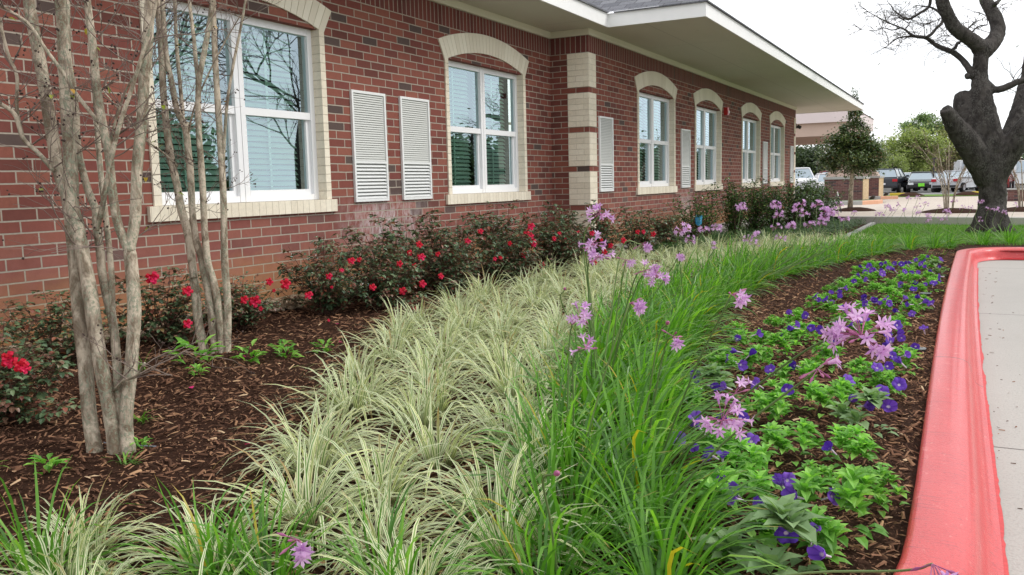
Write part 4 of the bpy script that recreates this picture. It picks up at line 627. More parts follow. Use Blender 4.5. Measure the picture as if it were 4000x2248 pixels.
# ---- broad leaf helper
def leaf(mb,P,d,up,Ln,w,curl=.25,fold=.2):
    d=np.array(d,float); d/=np.linalg.norm(d); s=np.cross(d,up); s/= (np.linalg.norm(s)+1e-9); n=np.cross(s,d); P=np.array(P,float)
    q=lambda t,wd,h: P+d*Ln*t+n*h*Ln
    c0=P; c1=q(.35,0,.03); c2=q(.70,0,-curl*.25); c3=q(1.,0,-curl*.75); f=n*w*fold
    V=[c0,c1-s*w*.48+f,c1,c1+s*w*.48+f,c2-s*w*.42+f,c2,c2+s*w*.42+f,c3]
    mb.add(V,[(0,2,1),(0,3,2),(1,2,5,4),(2,3,6,5),(4,5,7),(5,6,7)])
# ---- petunias
def petunia(seed,pale=False):
    R=random.Random(seed); mb=MB()
    ns=17 if not pale else 6
    for k in range(ns):
        a=R.random()*6.283; r=.075*math.sqrt(R.random()); h=R.uniform(.04,.10)*(1.2-r*6); c=np.array([r*math.cos(a),r*math.sin(a),h])
        nl=R.randint(7,10)
        for j in range(nl):
            b_=j*2.4+R.uniform(-.3,.3); el=interp(.25,1.15,j/nl)+R.uniform(-.2,.2); dd=(math.cos(b_)*math.cos(el),math.sin(b_)*math.cos(el),math.sin(el)); L_=interp(.044,.024,j/nl)*(1.7 if pale else 1)
            leaf(mb,c+np.array([0,0,.012*j/nl]),dd,(0,0,1),L_,L_*R.uniform(.48,.6),R.uniform(.2,.6),.18)
    for k in range(14):
        a=R.random()*6.283; el=R.uniform(.1,.5); r=R.uniform(.03,.075); leaf(mb,(r*math.cos(a),r*math.sin(a),.02),(math.cos(a),math.sin(a),el),(0,0,1),.038,.022,.5,.1)
    return mb
PTL=mat_leaf('petunia_leaf',[(0,(.10,.26,.04)),(.5,(.18,.42,.065)),(1,(.33,.60,.12))],.45,.4); PTP=mat_leaf('petunia_leaf_pale',[(0,(.14,.24,.10)),(1,(.26,.38,.18))],.6,.3)
pm=[petunia(100+i).mesh('foliage',PTL) for i in range(6)]+[petunia(120,True).mesh('foliage',PTP)]
def bloom_mesh(seed):
    R=random.Random(seed); mb=MB(); n=20; V=[(0,0,-.010)]; rr=[.005,.012,.019-.002*(seed%3),.024-.004*(seed%3)]; zz=[-.004,.001+.002*(seed%3),.003+.005*(seed%3),.0015+.008*(seed%3)]
    for j,(r,z) in enumerate(zip(rr,zz)):
        for k in range(n):
            a=2*math.pi*k/n; lob=1-.11*j/3*(abs(math.cos(a*2.5))**3)*1.; V.append((r*lob*math.cos(a),r*lob*math.sin(a),z+R.uniform(-.0012,.0012)*j+.0032*math.sin(a*5+seed)*j/3))
    F=[(0,1+k,1+(k+1)%n) for k in range(n)]+[(1+j*n+k,1+(j+1)*n+k,1+(j+1)*n+(k+1)%n,1+j*n+(k+1)%n) for j in range(3) for k in range(n)]
    mb.add(V,F); mb.tube([(0,0,-.035),(0,0,-.010),(0,0,-.004)],[.002,.0035,.006],6,False); return mb
def m_pbloom():
    m=NM('violet_bloom',.55,spec=.2); x,y,z=m.xyz(m.objc()); r=m.math('SQRT',m.math('ADD',m.math('MULTIPLY',x,x),m.math('MULTIPLY',y,y)))
    c=m.mix(m.orand(),(.075,.025,.34),(.24,.10,.56)); an=m.math('ARCTAN2',y,x); st=m.math('POWER',m.math('ABSOLUTE',m.math('COSINE',m.math('MULTIPLY',an,2.5))),14.)
    c=m.mix(m.math('MULTIPLY',st,.55),c,(.05,.012,.22)); c=m.mix(m.maprange(r,.0055,.003),c,(.75,.65,.75)); m.col(c); m.translucent(c,.3); return m.m
PB=m_pbloom(); bm=[bloom_mesh(i).mesh('bloom',PB,True) for i in range(6)]
pets=[]
for i,(x,y,s) in enumerate(D_PET):
    z=gzb(x,y); pale=(i in (1,)) or (i%13==11); o=thing('petunia_plant','','petunia',(x,y,z),'petunias bedded out beside the red kerb')
    f=link('foliage',pm[6] if pale else pm[i%6],o,(0,0,-.004),R.uniform(0,6.28)); k=s*R.uniform(.88,1.08)*1.16; f.scale=(k,k,k*1.12); o['_p']=pale; o['_n']=0; o['_s']=s; pets.append(o)
for i,(x,y,z) in enumerate(D_BLOOM):
    o=min(pets,key=lambda q:(q.location.x-x)**2+(q.location.y-y)**2); bo=link('bloom',bm[i%6],o,(x-o.location.x,y-o.location.y,z-o.location.z+.012)); k=R.uniform(1.05,1.4)*(1.25 if i==7 or i==22 else 1); bo.scale=(k,k*R.uniform(.8,1.05),k)
    dv=Vector((R.uniform(-1.1,1.1),-.9+R.uniform(-.5,1.0),R.uniform(0,1.1))) ; bo.rotation_euler=dv.to_track_quat('Z','Y').to_euler(); o['_n']=o['_n']+1
for o in pets:
    n=o['_n']; x,y=o.location.x,o.location.y; w='no blooms' if n==0 else 'one bloom' if n==1 else 'two blooms' if n==2 else 'several violet blooms'
    ps='by the red kerb' if x>-.42 else 'by the garlic leaves' if x< (-1.0 if y>3 else -.75) else 'in mid bed'
    ds='nearest the camera' if y<2.9 else 'in the near half' if y<5 else 'in the far half' if y<8 else 'at the far end'
    col_='pale grey-green' if o['_p'] else 'small green' if o['_s']<.72 else 'bright green'
    o['label']=f'{col_} petunia with {w} {ps}, {ds}'
    for k in ('_p','_n','_s'): del o[k]
# ---- red shrub roses
def rose_bush(seed,h=.5,wd=.46,n=2300):
    R=random.Random(seed); st=MB(); lf=MB(); 
    for k in range(26):
        a=R.random()*6.283; el=R.uniform(.3,1.45); L_=h*R.uniform(.75,1.15); P=[np.array([R.uniform(-.06,.06),R.uniform(-.06,.06),0])]; d=np.array([math.cos(a)*math.cos(el),math.sin(a)*math.cos(el),math.sin(el)])
        for j in range(4): d=d+np.array([R.uniform(-.2,.2),R.uniform(-.2,.2),R.uniform(-.05,.12)]); d/=np.linalg.norm(d); P.append(P[-1]+d*L_/4)
        st.tube(P,[.004,.0035,.003,.002,.0012],5)
        for j in range(n//26//3):
            t=min(R.random()**.75,.999)*4; i=int(t); q=P[i]+(P[i+1]-P[i])*(t-i); b_=R.random()*6.283; e=R.uniform(-.3,.6); dv=np.array([math.cos(b_),math.sin(b_),e]); L2=R.uniform(.03,.08); tip=q+dv*L2
            if tip[2]<.05: continue
            st.tube([q,tip],[.001,.0007],3,False)
            for m_ in range(3):
                a2=b_+(m_-1)*.9; leaf(lf,tip-dv*L2*.3*(m_!=1),(math.cos(a2),math.sin(a2),e+R.uniform(-.5,.3)),(R.uniform(-.4,.4),R.uniform(-.4,.4),1),R.uniform(.030,.048),R.uniform(.019,.030),.3,.12)
    return st,lf
RLF=mat_leaf('rose_leaf',[(0,(.05,.09,.045)),(.35,(.09,.15,.07)),(.60,(.15,.21,.10)),(.66,(.19,.11,.07)),(.88,(.15,.06,.045)),(.95,(.24,.07,.035)),(1,(.15,.14,.05))],.35,.15,spec=.5,tcol=(1.3,1.1,.7)); RST=mat_plain('rose_cane',(.09,.05,.035),.8,.3)
rb=[rose_bush(200+i) for i in range(4)]; rbs=[(s_.mesh('stem',RST),l_.mesh('foliage',RLF)) for s_,l_ in rb]
def rose_mesh(seed):
    R=random.Random(seed); mb=MB()
    for ring,(n,r,el,s) in enumerate(((5,.006,.15,.021),(5,.003,.75,.018),(4,.0015,1.15,.012))):
        for k in range(n):
            a=6.283*(k+.5*ring)/n+R.uniform(-.2,.2); d=np.array([math.cos(a)*math.cos(el),math.sin(a)*math.cos(el),math.sin(el)]); sd=np.array([-math.sin(a),math.cos(a),0]); nn=np.cross(sd,d); P=np.array([r*math.cos(a),r*math.sin(a),0]); e=R.uniform(-.15,.15)
            V=[P-sd*s*.15,P+sd*s*.15,P+d*s*.5+sd*s*.48-nn*s*.1,P+d*s*.95+sd*s*.42+nn*s*(.15+e),P+d*s*1.08-nn*s*.05,P+d*s*.95-sd*s*.42+nn*s*(.12-e),P+d*s*.5-sd*s*.48-nn*s*.1,P+d*s*.55-nn*s*.22]
            mb.add(V,[(0,1,7),(1,2,7),(2,3,7),(3,4,7),(4,5,7),(5,6,7),(6,0,7)])
    return mb
def m_rose():
    m=NM('red_rose_petal',.45,spec=.25); c=m.mix(m.orand(),(.64,.012,.035),(.80,.03,.15)); c=m.mix(m.island(),c,(.50,.008,.02)); m.col(c); m.translucent(c,.3); return m.m
RM=m_rose(); rm_=[rose_mesh(i).mesh('bloom',RM) for i in range(4)]
BUSH=[(-3.33,2.00,.72,'rose bush with two red blooms at the left edge beside the bare trunks'),(-4.08,2.78,.72,'leafy rose bush in front of the tan stained bricks at far left'),(-4.02,3.35,.82,'rose bush between the two groups of bare trunks'),(-4.06,3.98,.62,'rose bush directly behind the right hand bare trunks'),(-3.98,4.72,.85,'rose bush with red blooms below the big window right of the bare trunks'),(-4.0,5.55,1.06,'broad rose bush just left of the wall vents'),(-4.0,6.45,1.1,'dense rose bush with many red blooms below the paired vents'),(-3.98,7.4,1.12,'rose bush with a column of red blooms below the second window'),(-3.9,8.35,1.1,'reddish rose bush left of the inner building corner'),(-3.78,9.25,1.12,'dark red-leaved rose bush in front of the inner corner'),(-3.55,10.1,1.0,'rose bush in front of the cream quoin'),(-3.5,11.1,.92,'last rose bush before the bare concrete foundation'),(-3.78,5.1,.78,'low rose bush below the right end of the big window'),(-3.74,6.0,.85,'low bronze-leaved rose bush in front of the left vent'),(-3.7,6.95,.85,'rose bush edging the pale border just right of the vents'),(-3.65,7.9,.85,'low rose bush under the right half of the second window')]
roses=[]
for i,(x,y,s,lb) in enumerate(BUSH):
    o=thing('rose_bush',lb,'rose bush',(x,y,gz(x,y)),'red shrub roses along the brick wall'); a=R.uniform(0,6.28); st=link('stem',rbs[i%4][0],o,rz=a); lf=link('foliage',rbs[i%4][1],o,rz=a)
    for q in (st,lf): q.scale=(s*1.08,s*1.15,s*(1.15 if y>4.4 else 1.02))
    roses.append(o)
for i,(x,y,z,s) in enumerate(D_ROSE):
    if y>2.4: x,y,z=x*.945,y*.945,z*.945
    o=min(roses,key=lambda q:(q.location.x-x)**2*.5+(q.location.y-y)**2); bo=link('bloom',rm_[i%4],o,(x-o.location.x,y-o.location.y,z-o.location.z)); k=s*1.0*(1.15 if y>6 else .72 if y<2.3 else 1); bo.scale=(k,k,k)
    dv=Vector((R.uniform(.2,1.3),-1+R.uniform(-.4,.5),R.uniform(-.1,.8))); bo.rotation_euler=dv.to_track_quat('Z','Y').to_euler()
# fallen petals
mb=MB()
for x,y in ((-3.076,2.694),(-4.002,2.658),(-3.3,3.25),(-3.4,3.7),(-3.55,4.3),(-3.7,5.0),(-3.2,3.9),(-2.6,3.1),(-2.25,2.2)):
    z=gzb(x,y)+.018; a=R.random()*6; c,s=math.cos(a)*.014,math.sin(a)*.014; mb.add([(x-c,y-s,z),(x+s*.7,y-c*.7,z-.004),(x+c,y+s,z+.004),(x-s*.7,y+c*.7,z+.002)],[(0,1,2,3)])
tag(link('fallen_petals',mb.mesh('fallen_petals',m_petal('fallen_petal',(.62,.02,.12),(.78,.05,.25)))),'scattered bright pink rose petals fallen on the brown mulch','petals',None,'stuff')
# ---- dark glossy shrubs beside the far wing
def shrub(seed,h,r,n,Ls=.055,sparse=False):
    R=random.Random(seed); st=MB(); lf=MB(); ns=16 if sparse else 26
    for k in range(ns):
        a=R.random()*6.283; el=R.uniform(.85,1.5); P=[np.array([R.uniform(-.05,.05),R.uniform(-.05,.05),0])]; d=np.array([math.cos(a)*math.cos(el)*r/h*1.4,math.sin(a)*math.cos(el)*r/h*1.4,math.sin(el)]); L_=h*R.uniform(.6,1.1)
        for j in range(4): d=d+np.array([R.uniform(-.2,.2),R.uniform(-.2,.2),.05]); d/=np.linalg.norm(d); P.append(P[-1]+d*L_/4)
        st.tube(P,[.008,.007,.005,.004,.002],5)
        for j in range(n//ns):
            t=min((.15+.85*R.random()**.8),.999)*4; i=int(t); q=P[i]+(P[i+1]-P[i])*(t-i); b_=R.random()*6.283; o_=R.uniform(0,.09)
            leaf(lf,q+np.array([math.cos(b_)*o_,math.sin(b_)*o_,R.uniform(-.03,.03)]),(math.cos(b_),math.sin(b_),R.uniform(-.5,.8)),(R.uniform(-.3,.3),R.uniform(-.3,.3),1),Ls*R.uniform(.7,1.2),Ls*.45,.3,.15)
    return st,lf
SLF=mat_leaf('glossy_shrub_leaf',[(0,(.035,.07,.025)),(.6,(.065,.125,.04)),(.9,(.12,.20,.06)),(1,(.22,.30,.09))],.2,.15,spec=.7)
for i,(x,y,h,r,n,lb) in enumerate([(-3.62,12.55,.72,.30,420,'thin upright glossy shrub with a blue tag at the near end of the shrub row'),(-3.55,13.15,.85,.30,500,'loose glossy shrub just right of the blue tag'),(-3.5,14.7,1.0,.45,1300,'dark glossy shrub between the first two far windows'),(-3.4,15.9,.95,.5,1500,'full dark glossy shrub below the second far window'),(-3.35,17.3,1.05,.55,1700,'dense dark shrub in the middle of the shrub row'),(-3.3,18.9,1.15,.6,1900,'tallest dark glossy shrub, under the third far window'),(-3.2,20.5,1.1,.6,1900,'dark glossy shrub under the last window'),(-3.1,22.0,1.0,.65,1900,'last dark shrub at the far corner of the building')]):
    o=thing('evergreen_shrub',lb,'shrub',(x,y,gz(x,y)),'dark glossy shrubs along the far wing'); s_,l_=shrub(300+i,h,r,n,.075,i<2); link('stem',s_.mesh('stem',RST),o); link('foliage',l_.mesh('foliage',SLF),o)
# blue tag
mb=MB(); cx,cy,cz=-3.50,12.5,-.62
mb.tube([(cx,cy,gz(cx,cy)),(cx+.005,cy,cz+.02)],.008,6); tg=thing('plant_marker','crumpled bright blue plastic marker on a stake beside the thin glossy shrub','marker',(cx,cy,gz(cx,cy))); part('stake',mb,RST,tg)
mb=MB(); 
for k in range(5):
    a=k*1.257; mb.add([(cx+.02*math.cos(a),cy+.02*math.sin(a),cz-.03),(cx+.05*math.cos(a+.5),cy+.05*math.sin(a+.5),cz-.02),(cx+.06*math.cos(a+.4),cy+.06*math.sin(a+.4),cz+.10+.02*(k%2)),(cx+.035*math.cos(a),cy+.035*math.sin(a),cz+.12)],[(0,1,2,3)])
mb.tube([(cx,cy,cz-.04),(cx,cy,cz+.02),(cx,cy,cz+.09)],[.02,.045,.03],7); part('wrapper',mb,mat_plain('blue_plastic',(.08,.38,.62),.3,.3,40),tg)
# ---- low ground cover beside the far wing
mb=MB()
for i in range(17000):
    y=9.9+12.9*nr.rand(); x0=interp(-3.6,-4.0,min(1,(y-9.9)/3)); x1=float(np.interp(y,[9.9,12,13,15,20,23],[-3.3,-3.0,-2.5,-1.98,-2.08,-2.2])); x=interp(x0,x1,nr.rand()); h=.02+.13*nr.rand(); a=nr.rand()*6.28
    leaf(mb,(x,y,gz(x,y)+h),(math.cos(a),math.sin(a),nr.rand()*.9-.2),(0,0,1),.05,.022,.2,.1)
tag(link('ground_cover',mb.mesh('ground_cover',mat_leaf('ground_cover_leaf',[(0,(.03,.07,.025)),(.6,(.055,.12,.04)),(1,(.10,.19,.06))],.4,.2))),'low dark green ground cover in front of the glossy shrubs','ground cover',None,'stuff')
# ---- small weeds and sprouts in the mulch
def sprout(kind,x,y,s,lb,nm):
    o=MB(); z=gzb(x,y)
    if kind=='grass':
        for k in range(14): blade(o,(x+R.uniform(-.02,.02),y+R.uniform(-.02,.02),z),R.random()*6.28,R.uniform(.3,1.3),s*R.uniform(.6,1.1),.006,1.4)
        m=GRN
    else:
        for k in range(22): a=R.random()*6.28; r=s*.35*R.random(); leaf(o,(x+r*math.cos(a),y+r*math.sin(a),z+s*.5*R.random()),(math.cos(a),math.sin(a),R.uniform(0,1.3)),(0,0,1),s*.38,s*.16,.3)
        m=PTL
    solo(nm,o,m,lb,'weed',(x,y,z))
for k,x,y,s,lb,nm in (('grass',-2.86,2.25,.16,'small green grass tuft on the mulch right of the near bare trunks','grass_tuft'),('leaf',-3.22,2.86,.10,'tiny leafy weed above the pink petal on the mulch','weed'),('leaf',-3.42,3.03,.22,'bright green sprout at the foot of the right hand bare trunks','weed'),('leaf',-3.24,3.22,.16,'leafy seedling just right of the right hand trunks','weed'),('leaf',-3.18,3.42,.14,'low green seedling patch behind the right hand trunks','weed'),('leaf',-3.12,3.66,.13,'small green seedling near the shaded mulch','weed'),('leaf',-3.28,3.5,.12,'green seedling nearest the shaded rose bush','weed'),('grass',-3.60,2.86,.17,'upright grass tuft between the two groups of trunks','grass_tuft'),('leaf',-2.58,1.66,.12,'pale green weed in front of the near bare trunks','weed'),('leaf',-2.53,1.98,.08,'tiny speckled weed right of the near bare trunks','weed'),('grass',-2.82,1.60,.11,'thin grass blades left of the near bare trunks','grass_tuft'),('grass',-2.46,1.86,.07,'wispy grass seedling in the open mulch','grass_tuft'),('grass',-.45,12.2,.16,'thin grass weed at the far end of the petunia bed','grass_tuft'),('grass',-.25,12.0,.14,'wispy grass weed near the kerb bend','grass_tuft')): sprout(k,x,y,s,lb,nm)
for x,y,lb in ((-.29,7.84,'black drain cap with pale rim beside the kerb, farther one'),(-.225,5.30,'black drain cap with pale rim beside the kerb, nearer one')):
    z=gz(x,y)-.01; c=MB(); c.tube([(x,y,z),(x,y,z+.028)],.04,16); o=solo('drain_cap',c,mat_plain('cap_black',(.02,.02,.02),.5),lb,'cap',(x,y,z)); c=MB(); c.tube([(x,y,z+.0281),(x,y,z+.032)],[.046,.044],16); q=link('rim',c.mesh('rim',mat_plain('cap_rim',(.14,.15,.15),.5),origin=(x,y,z)),o)
c=MB(); c.tube([(-2.66,1.93,gzb(-2.66,1.93)+.02),(-2.60,1.98,gzb(-2.6,1.98)+.012),(-2.48,2.0,gzb(-2.5,2.)+.015)],.0025,5); solo('wire_staple',c,mat_plain('wire',(.25,.28,.33),.4),'bent grey wire lying on the mulch right of the near trunks','wire',(-2.6,1.96,-.9))
# ================================================================== TREES
def m_bark(name,a,b_,lichen=None,scale=9,bump=.5):
    m=NM(name,.85,spec=.2); P=m.pos(); n=m.noise(P,scale,6,.65,(1,1,.45),.6); n2=m.noise(P,scale*5,5,.7,(1,1,.7)); c=m.mix(m.ramp(n,[(.42,0.),(.57,1.)]),a,b_)
    if lichen: c=m.mix(m.math('MULTIPLY',m.ramp(n2,[(.50,0.),(.56,.9)]),m.ramp(m.noise(P,5.3,3),[(.40,.15),(.58,1.)])),c,lichen)
    c=m.mix(m.ramp(m.noise(P,scale*8,3,.7,(1,1,.4)),[(.62,0.),(.75,.55)]),c,tuple(k*.35 for k in a)); m.col(c); m.bump(n2,bump,.008); return m.m
CRB=m_bark('crape_bark',(.20,.15,.105),(.56,.47,.365),(.27,.29,.21),22,.9); OAKB=m_bark('oak_bark',(.026,.022,.020),(.060,.052,.047),(.095,.09,.082),9,1.)
def twig(mb,P,d,Ln,r,depth,R,grav=0.,pods=None,wander=.35,nseg=4,split=(2,3),thin=.62):
    pts=[np.array(P,float)]; d=np.array(d,float); d/=np.linalg.norm(d)
    for i in range(nseg):
        d=d+np.array([R.uniform(-1,1),R.uniform(-1,1),R.uniform(-1,1)])*wander*.5+np.array([0,0,grav]); d/=np.linalg.norm(d); pts.append(pts[-1]+d*Ln/nseg)
    mb.tube(pts,[interp(r,r*.6,i/nseg) for i in range(nseg+1)],5 if r>.004 else 3,False)
    if depth<=0:
        if pods is not None and R.random()<.35: pods.append(pts[-1])
        return
    for k in range(R.randint(*split)):
        j=R.randint(1,nseg); v=d+np.array([R.uniform(-1,1),R.uniform(-1,1),R.uniform(-.6,1)])*.85; twig(mb,pts[j],v,Ln*R.uniform(.5,.8),r*thin,depth-1,R,grav,pods,wander,nseg,split,thin)
def ball(mb,c,r,n=6):
    V=[(c[0],c[1],c[2]+r)]
    for i in (1,2):
        th=math.pi*i/3
        for k in range(n): V.append((c[0]+r*math.sin(th)*math.cos(6.283*k/n),c[1]+r*math.sin(th)*math.sin(6.283*k/n),c[2]+r*math.cos(th)))
    V.append((c[0],c[1],c[2]-r)); mb.add(V,[(0,1+k,1+(k+1)%n) for k in range(n)]+[(1+k,1+n+k,1+n+(k+1)%n,1+(k+1)%n) for k in range(n)]+[(2*n+1,1+n+(k+1)%n,1+n+k) for k in range(n)])
POD=mat_plain('seed_pod',(.045,.025,.02),.8,.4); LFG=mat_leaf('stray_leaf',[(0,(.20,.28,.05)),(.6,(.40,.42,.08)),(1,(.55,.30,.06))],.5,.4)
for ti,(DT,lb,base,sd) in enumerate(((D_TREE1,'nearer multi-stemmed bare tree with pale lichened trunks at the left','x',5),(D_TREE2,'second multi-stemmed bare tree in front of the big window','x',9))):
    R2_=random.Random(sd); bx=np.mean([P[0] for P,_,_ in DT[:4]],axis=0); o=thing('bare_tree',lb,'tree',(bx[0],bx[1],gz(bx[0],bx[1])))
    tw=MB(); pods=[]
    for k,(P,ra,rb_) in enumerate(DT):
        t=MB(); C=catmull(P,6); m_=len(C); rr=[]
        for i in range(m_):
            f=i/(m_-1); r=.94*interp(ra,rb_,f)*(1+.07*mnoise.noise((f*9,k*3.1,sd))+.05*mnoise.noise((f*31,k*1.7,sd)))
            if i<3 and ra>.016: r*=1+.16*(1-i/3)
            rr.append(r)
        t.tube(C,rr,14 if ra>.01 else 8); part('trunk' if ra>=.011 else 'branch',t,CRB,o,True)
        n=int((9 if ra>.01 else 8)*(1 if ti==0 else .9))
        for j in range(n):
            i=R2_.randint(int(m_*.38) if ra>.01 else 1,m_-1); q=C[i]; a=R2_.random()*6.283; twig(tw,q,(math.cos(a),math.sin(a),R2_.uniform(.1,1.2)),R2_.uniform(.10,.26),R2_.uniform(.0018,.0032),2,R2_,.02,pods,.5)
    part('twigs',tw,mat_plain('twig_bark%d'%ti,(.20,.15,.125),.85,.3,30),o,True)
    pb=MB()
    for c in pods:
        for _ in range(R2_.randint(1,3)): ball(pb,c+np.array([R2_.uniform(-.012,.012) for _ in range(3)]),R2_.uniform(.003,.0048))
    tag(part('seed_pods',pb,POD,o,True),kind='stuff')
    lf=MB()
    for c in pods[::14]: leaf(lf,c,(R2_.uniform(-1,1),R2_.uniform(-1,1),-.3),(0,0,1),.028,.015)
    part('leaves',lf,LFG,o)
# ---- pruned oak
ob=(.36,15.8,-1.09); oak=thing('pruned_oak','massive dark oak with lopped limbs standing on the lawn at the right','tree',ob)
t=MB()
for P,w in D_OAK[:5]+D_OAK[5:8]:
    C=catmull(P,5); ww=np.interp(np.linspace(0,len(w)-1,len(C)),range(len(w)),w); t.tube(C,[max(.01,x*.92*(1+.05*mnoise.noise((i*.7,x*9,1)))) for i,x in enumerate(ww)],16)
P0=D_OAK[0][0][0]
for a in range(7):
    an=a*.9+.2; c=np.array(P0); c[2]=gz(-.12,c[1])+.02; t.tube([c+np.array([math.cos(an)*.46,math.sin(an)*.45,-.10]),c+np.array([math.cos(an)*.26,math.sin(an)*.25,.08]),c+np.array([math.cos(an)*.12,math.sin(an)*.12,.45])],[.06,.10,.11],8)
t.tube([P0+np.array([0,0,-.35]),P0],[.34,.30],16)
for P,r in ((D_OAK[0][0][8],.07),(D_OAK[0][0][4],.05)): ball(t,np.array(P)+np.array([-.2,-.05,0]),r,8)
tr=part('trunk',t,OAKB,oak,True)
md=tr.modifiers.new('merge','REMESH'); md.mode='VOXEL'; md.voxel_size=.028; md.use_smooth_shade=True
tx=bpy.data.textures.new('bark','VORONOI'); tx.noise_scale=.07; d_=tr.modifiers.new('bark','DISPLACE'); d_.texture=tx; d_.strength=.022; d_.mid_level=.5; d_.texture_coords='GLOBAL'
br=MB(); tw=MB(); Ro=random.Random(4); pd=[]
for P,w in D_OAK[8:]:
    C=catmull(P,5); ww=np.interp(np.linspace(0,len(w)-1,len(C)),range(len(w)),w); br.tube(C,[x*(1+.12*mnoise.noise((i*1.1,x*9,1))) for i,x in enumerate(ww)],8)
    for j in range(int(len(C)*.5)):
        i=Ro.randint(len(C)//5,len(C)-1); twig(tw,C[i],(Ro.uniform(-1,.6),Ro.uniform(-.6,.6),Ro.uniform(-.5,1)),Ro.uniform(.12,.40),.005,2,Ro,0,pd,.6)
for P,w in D_OAK[5:8]:
    C=catmull(P,4)
    for j in range(5): i=Ro.randint(4,len(C)-1); twig(tw,C[i],(Ro.uniform(-1,1),Ro.uniform(-.6,.6),Ro.uniform(-.3,1)),Ro.uniform(.25,.6),.008,3,Ro,0,pd,.6)
part('branch',br,OAKB,oak,True); part('twigs',tw,mat_plain('oak_twig',(.075,.062,.055),.9,.3,30),oak)
lf=MB()
for c in pd[::4]:
    for k in range(2): leaf(lf,c+np.array([Ro.uniform(-.03,.03) for _ in range(3)]),(Ro.uniform(-1,1),Ro.uniform(-1,1),Ro.uniform(-.5,.5)),(0,0,1),.05,.02)
part('leaves',lf,mat_leaf('oak_leaf',[(0,(.04,.07,.02)),(1,(.09,.12,.04))],.5,.2),oak)
# ---- generic crowns
def crown(mb,c,rx,ry,rz_,n,ls,R,clumps=26,shape=None):
    cc=[]
    while len(cc)<clumps:
        v=np.array([R.uniform(-1,1) for _ in range(3)]); l_=np.linalg.norm(v)
        if .25<l_<1: cc.append(v*(.92 if l_>.6 else 1))
    for i in range(n):
        q=cc[R.randrange(clumps)]; sp=R.choice((.16,.24,.34)); v=q+np.array([R.gauss(0,1) for _ in range(3)])*sp*.75
        P=np.array([c[0]+v[0]*rx,c[1]+v[1]*ry,c[2]+v[2]*rz_]); a=R.random()*6.283; l_=ls*R.uniform(.6,1.3); e=R.uniform(-.9,.9)
        d=np.array([math.cos(a)*math.cos(e),math.sin(a)*math.cos(e),math.sin(e)]); u=np.array([-math.sin(a),math.cos(a),R.uniform(-1,1)]); u/=np.linalg.norm(u)
        mb.add([P-d*l_*.5,P+u*l_*.3,P+d*l_*.5,P-u*l_*.3],[(0,1,2,3)])
def tree(x,y,zb,h,rx,ry,rz_,n,ls,mat,label,seed,tr=.2,name='shade_tree',group=None,bark=OAKB,clumps=26):
    R=random.Random(seed); o=thing(name,label,'tree',(x,y,zb),group); cz=zb+h-rz_; t=MB(); t.tube([(x,y,zb-.2),(x+.05,y,zb+(cz-zb)*.5),(x-.05,y,cz+rz_*.3)],[tr,tr*.8,tr*.35],8)
    for k in range(6): a=k*1.05+R.random(); t.tube([(x,y,zb+(cz-zb)*R.uniform(.55,.95)),(x+math.cos(a)*rx*.35,y+math.sin(a)*ry*.35,cz),(x+math.cos(a)*rx*.7,y+math.sin(a)*ry*.7,cz+rz_*.35)],[tr*.5,tr*.32,tr*.12],6)
    part('trunk',t,bark,o,True); m=MB(); crown(m,(x,y,cz),rx,ry,rz_,n,ls,R,clumps); part('crown',m,mat,o); return o
HOL=mat_leaf('holly_leaf',[(0,(.045,.07,.028)),(.5,(.075,.115,.042)),(.85,(.12,.17,.06)),(.93,(.17,.09,.05)),(1,(.20,.24,.08))],.35,.2,spec=.5)
# lollipop tree in the plaza planter
Rl=random.Random(77); lx,ly,lz=-3.19,28.15,pz(28.15); o=thing('young_holly_tree','small round-headed evergreen tree on a thin trunk at the far corner of the building','tree',(lx,ly,lz))
t=MB(); t.tube([(lx,ly,lz-.05),(lx+.02,ly,lz+.6),(lx+.05,ly,lz+1.25),(lx+.06,ly,lz+2.2)],[.085,.065,.055,.03],10)
for k in range(8): a=k*.8; t.tube([(lx+.05,ly,lz+1.2+.05*k),(lx+math.cos(a)*.45,ly+math.sin(a)*.4,lz+1.5+.08*k)],[.02,.008],5)
part('trunk',t,CRB,o,True); m=MB()
crown(m,(lx+.02,ly,lz+1.55),.95,.8,.46,8500,.085,Rl,46); crown(m,(lx+.02,ly,lz+1.98),.72,.62,.50,5200,.085,Rl,30); crown(m,(lx+.06,ly,lz+2.50),.42,.38,.55,2600,.075,Rl,22); crown(m,(lx-.62,ly-.1,lz+1.42),.30,.3,.30,800,.07,Rl,8); crown(m,(lx+.62,ly+.1,lz+1.55),.38,.35,.32,1100,.07,Rl,8); crown(m,(lx+.06,ly,lz+2.95),.22,.2,.4,700,.07,Rl,12)
crown(m,(lx+.06,ly,lz+3.15),.18,.18,.42,420,.06,Rl,9); crown(m,(lx+.06,ly,lz+3.6),.12,.12,.28,90,.05,Rl,6)
part('crown',m,HOL,o)
def mound(x,y,r,lb,z=None,h=.10):
    z=pz(y) if z is None else z; mb=MB(); V=[(x,y,z+h)];n=22
    for j,(rr,hh) in enumerate(((.3,.95),(.65,.6),(.88,.25),(1.,-.2))):
        for k in range(n): a=6.283*k/n; q=1+.07*mnoise.noise((math.cos(a)*2,math.sin(a)*2,x)); V.append((x+r*rr*q*math.cos(a),y+r*rr*q*math.sin(a),z+h*hh+.01*mnoise.noise((k*1.3,j*2.,x))))
    mb.add(V,[(0,1+k,1+(k+1)%n) for k in range(n)]+[(1+j*n+k,1+(j+1)*n+k,1+(j+1)*n+(k+1)%n,1+j*n+(k+1)%n) for j in range(3) for k in range(n)])
    tag(solo('mulch_mound',mb,MUL,lb,'mulch ring',(x,y,z),smooth=True),kind='structure')
mound(lx+.15,ly,.62,'mulch ring round the young holly tree')
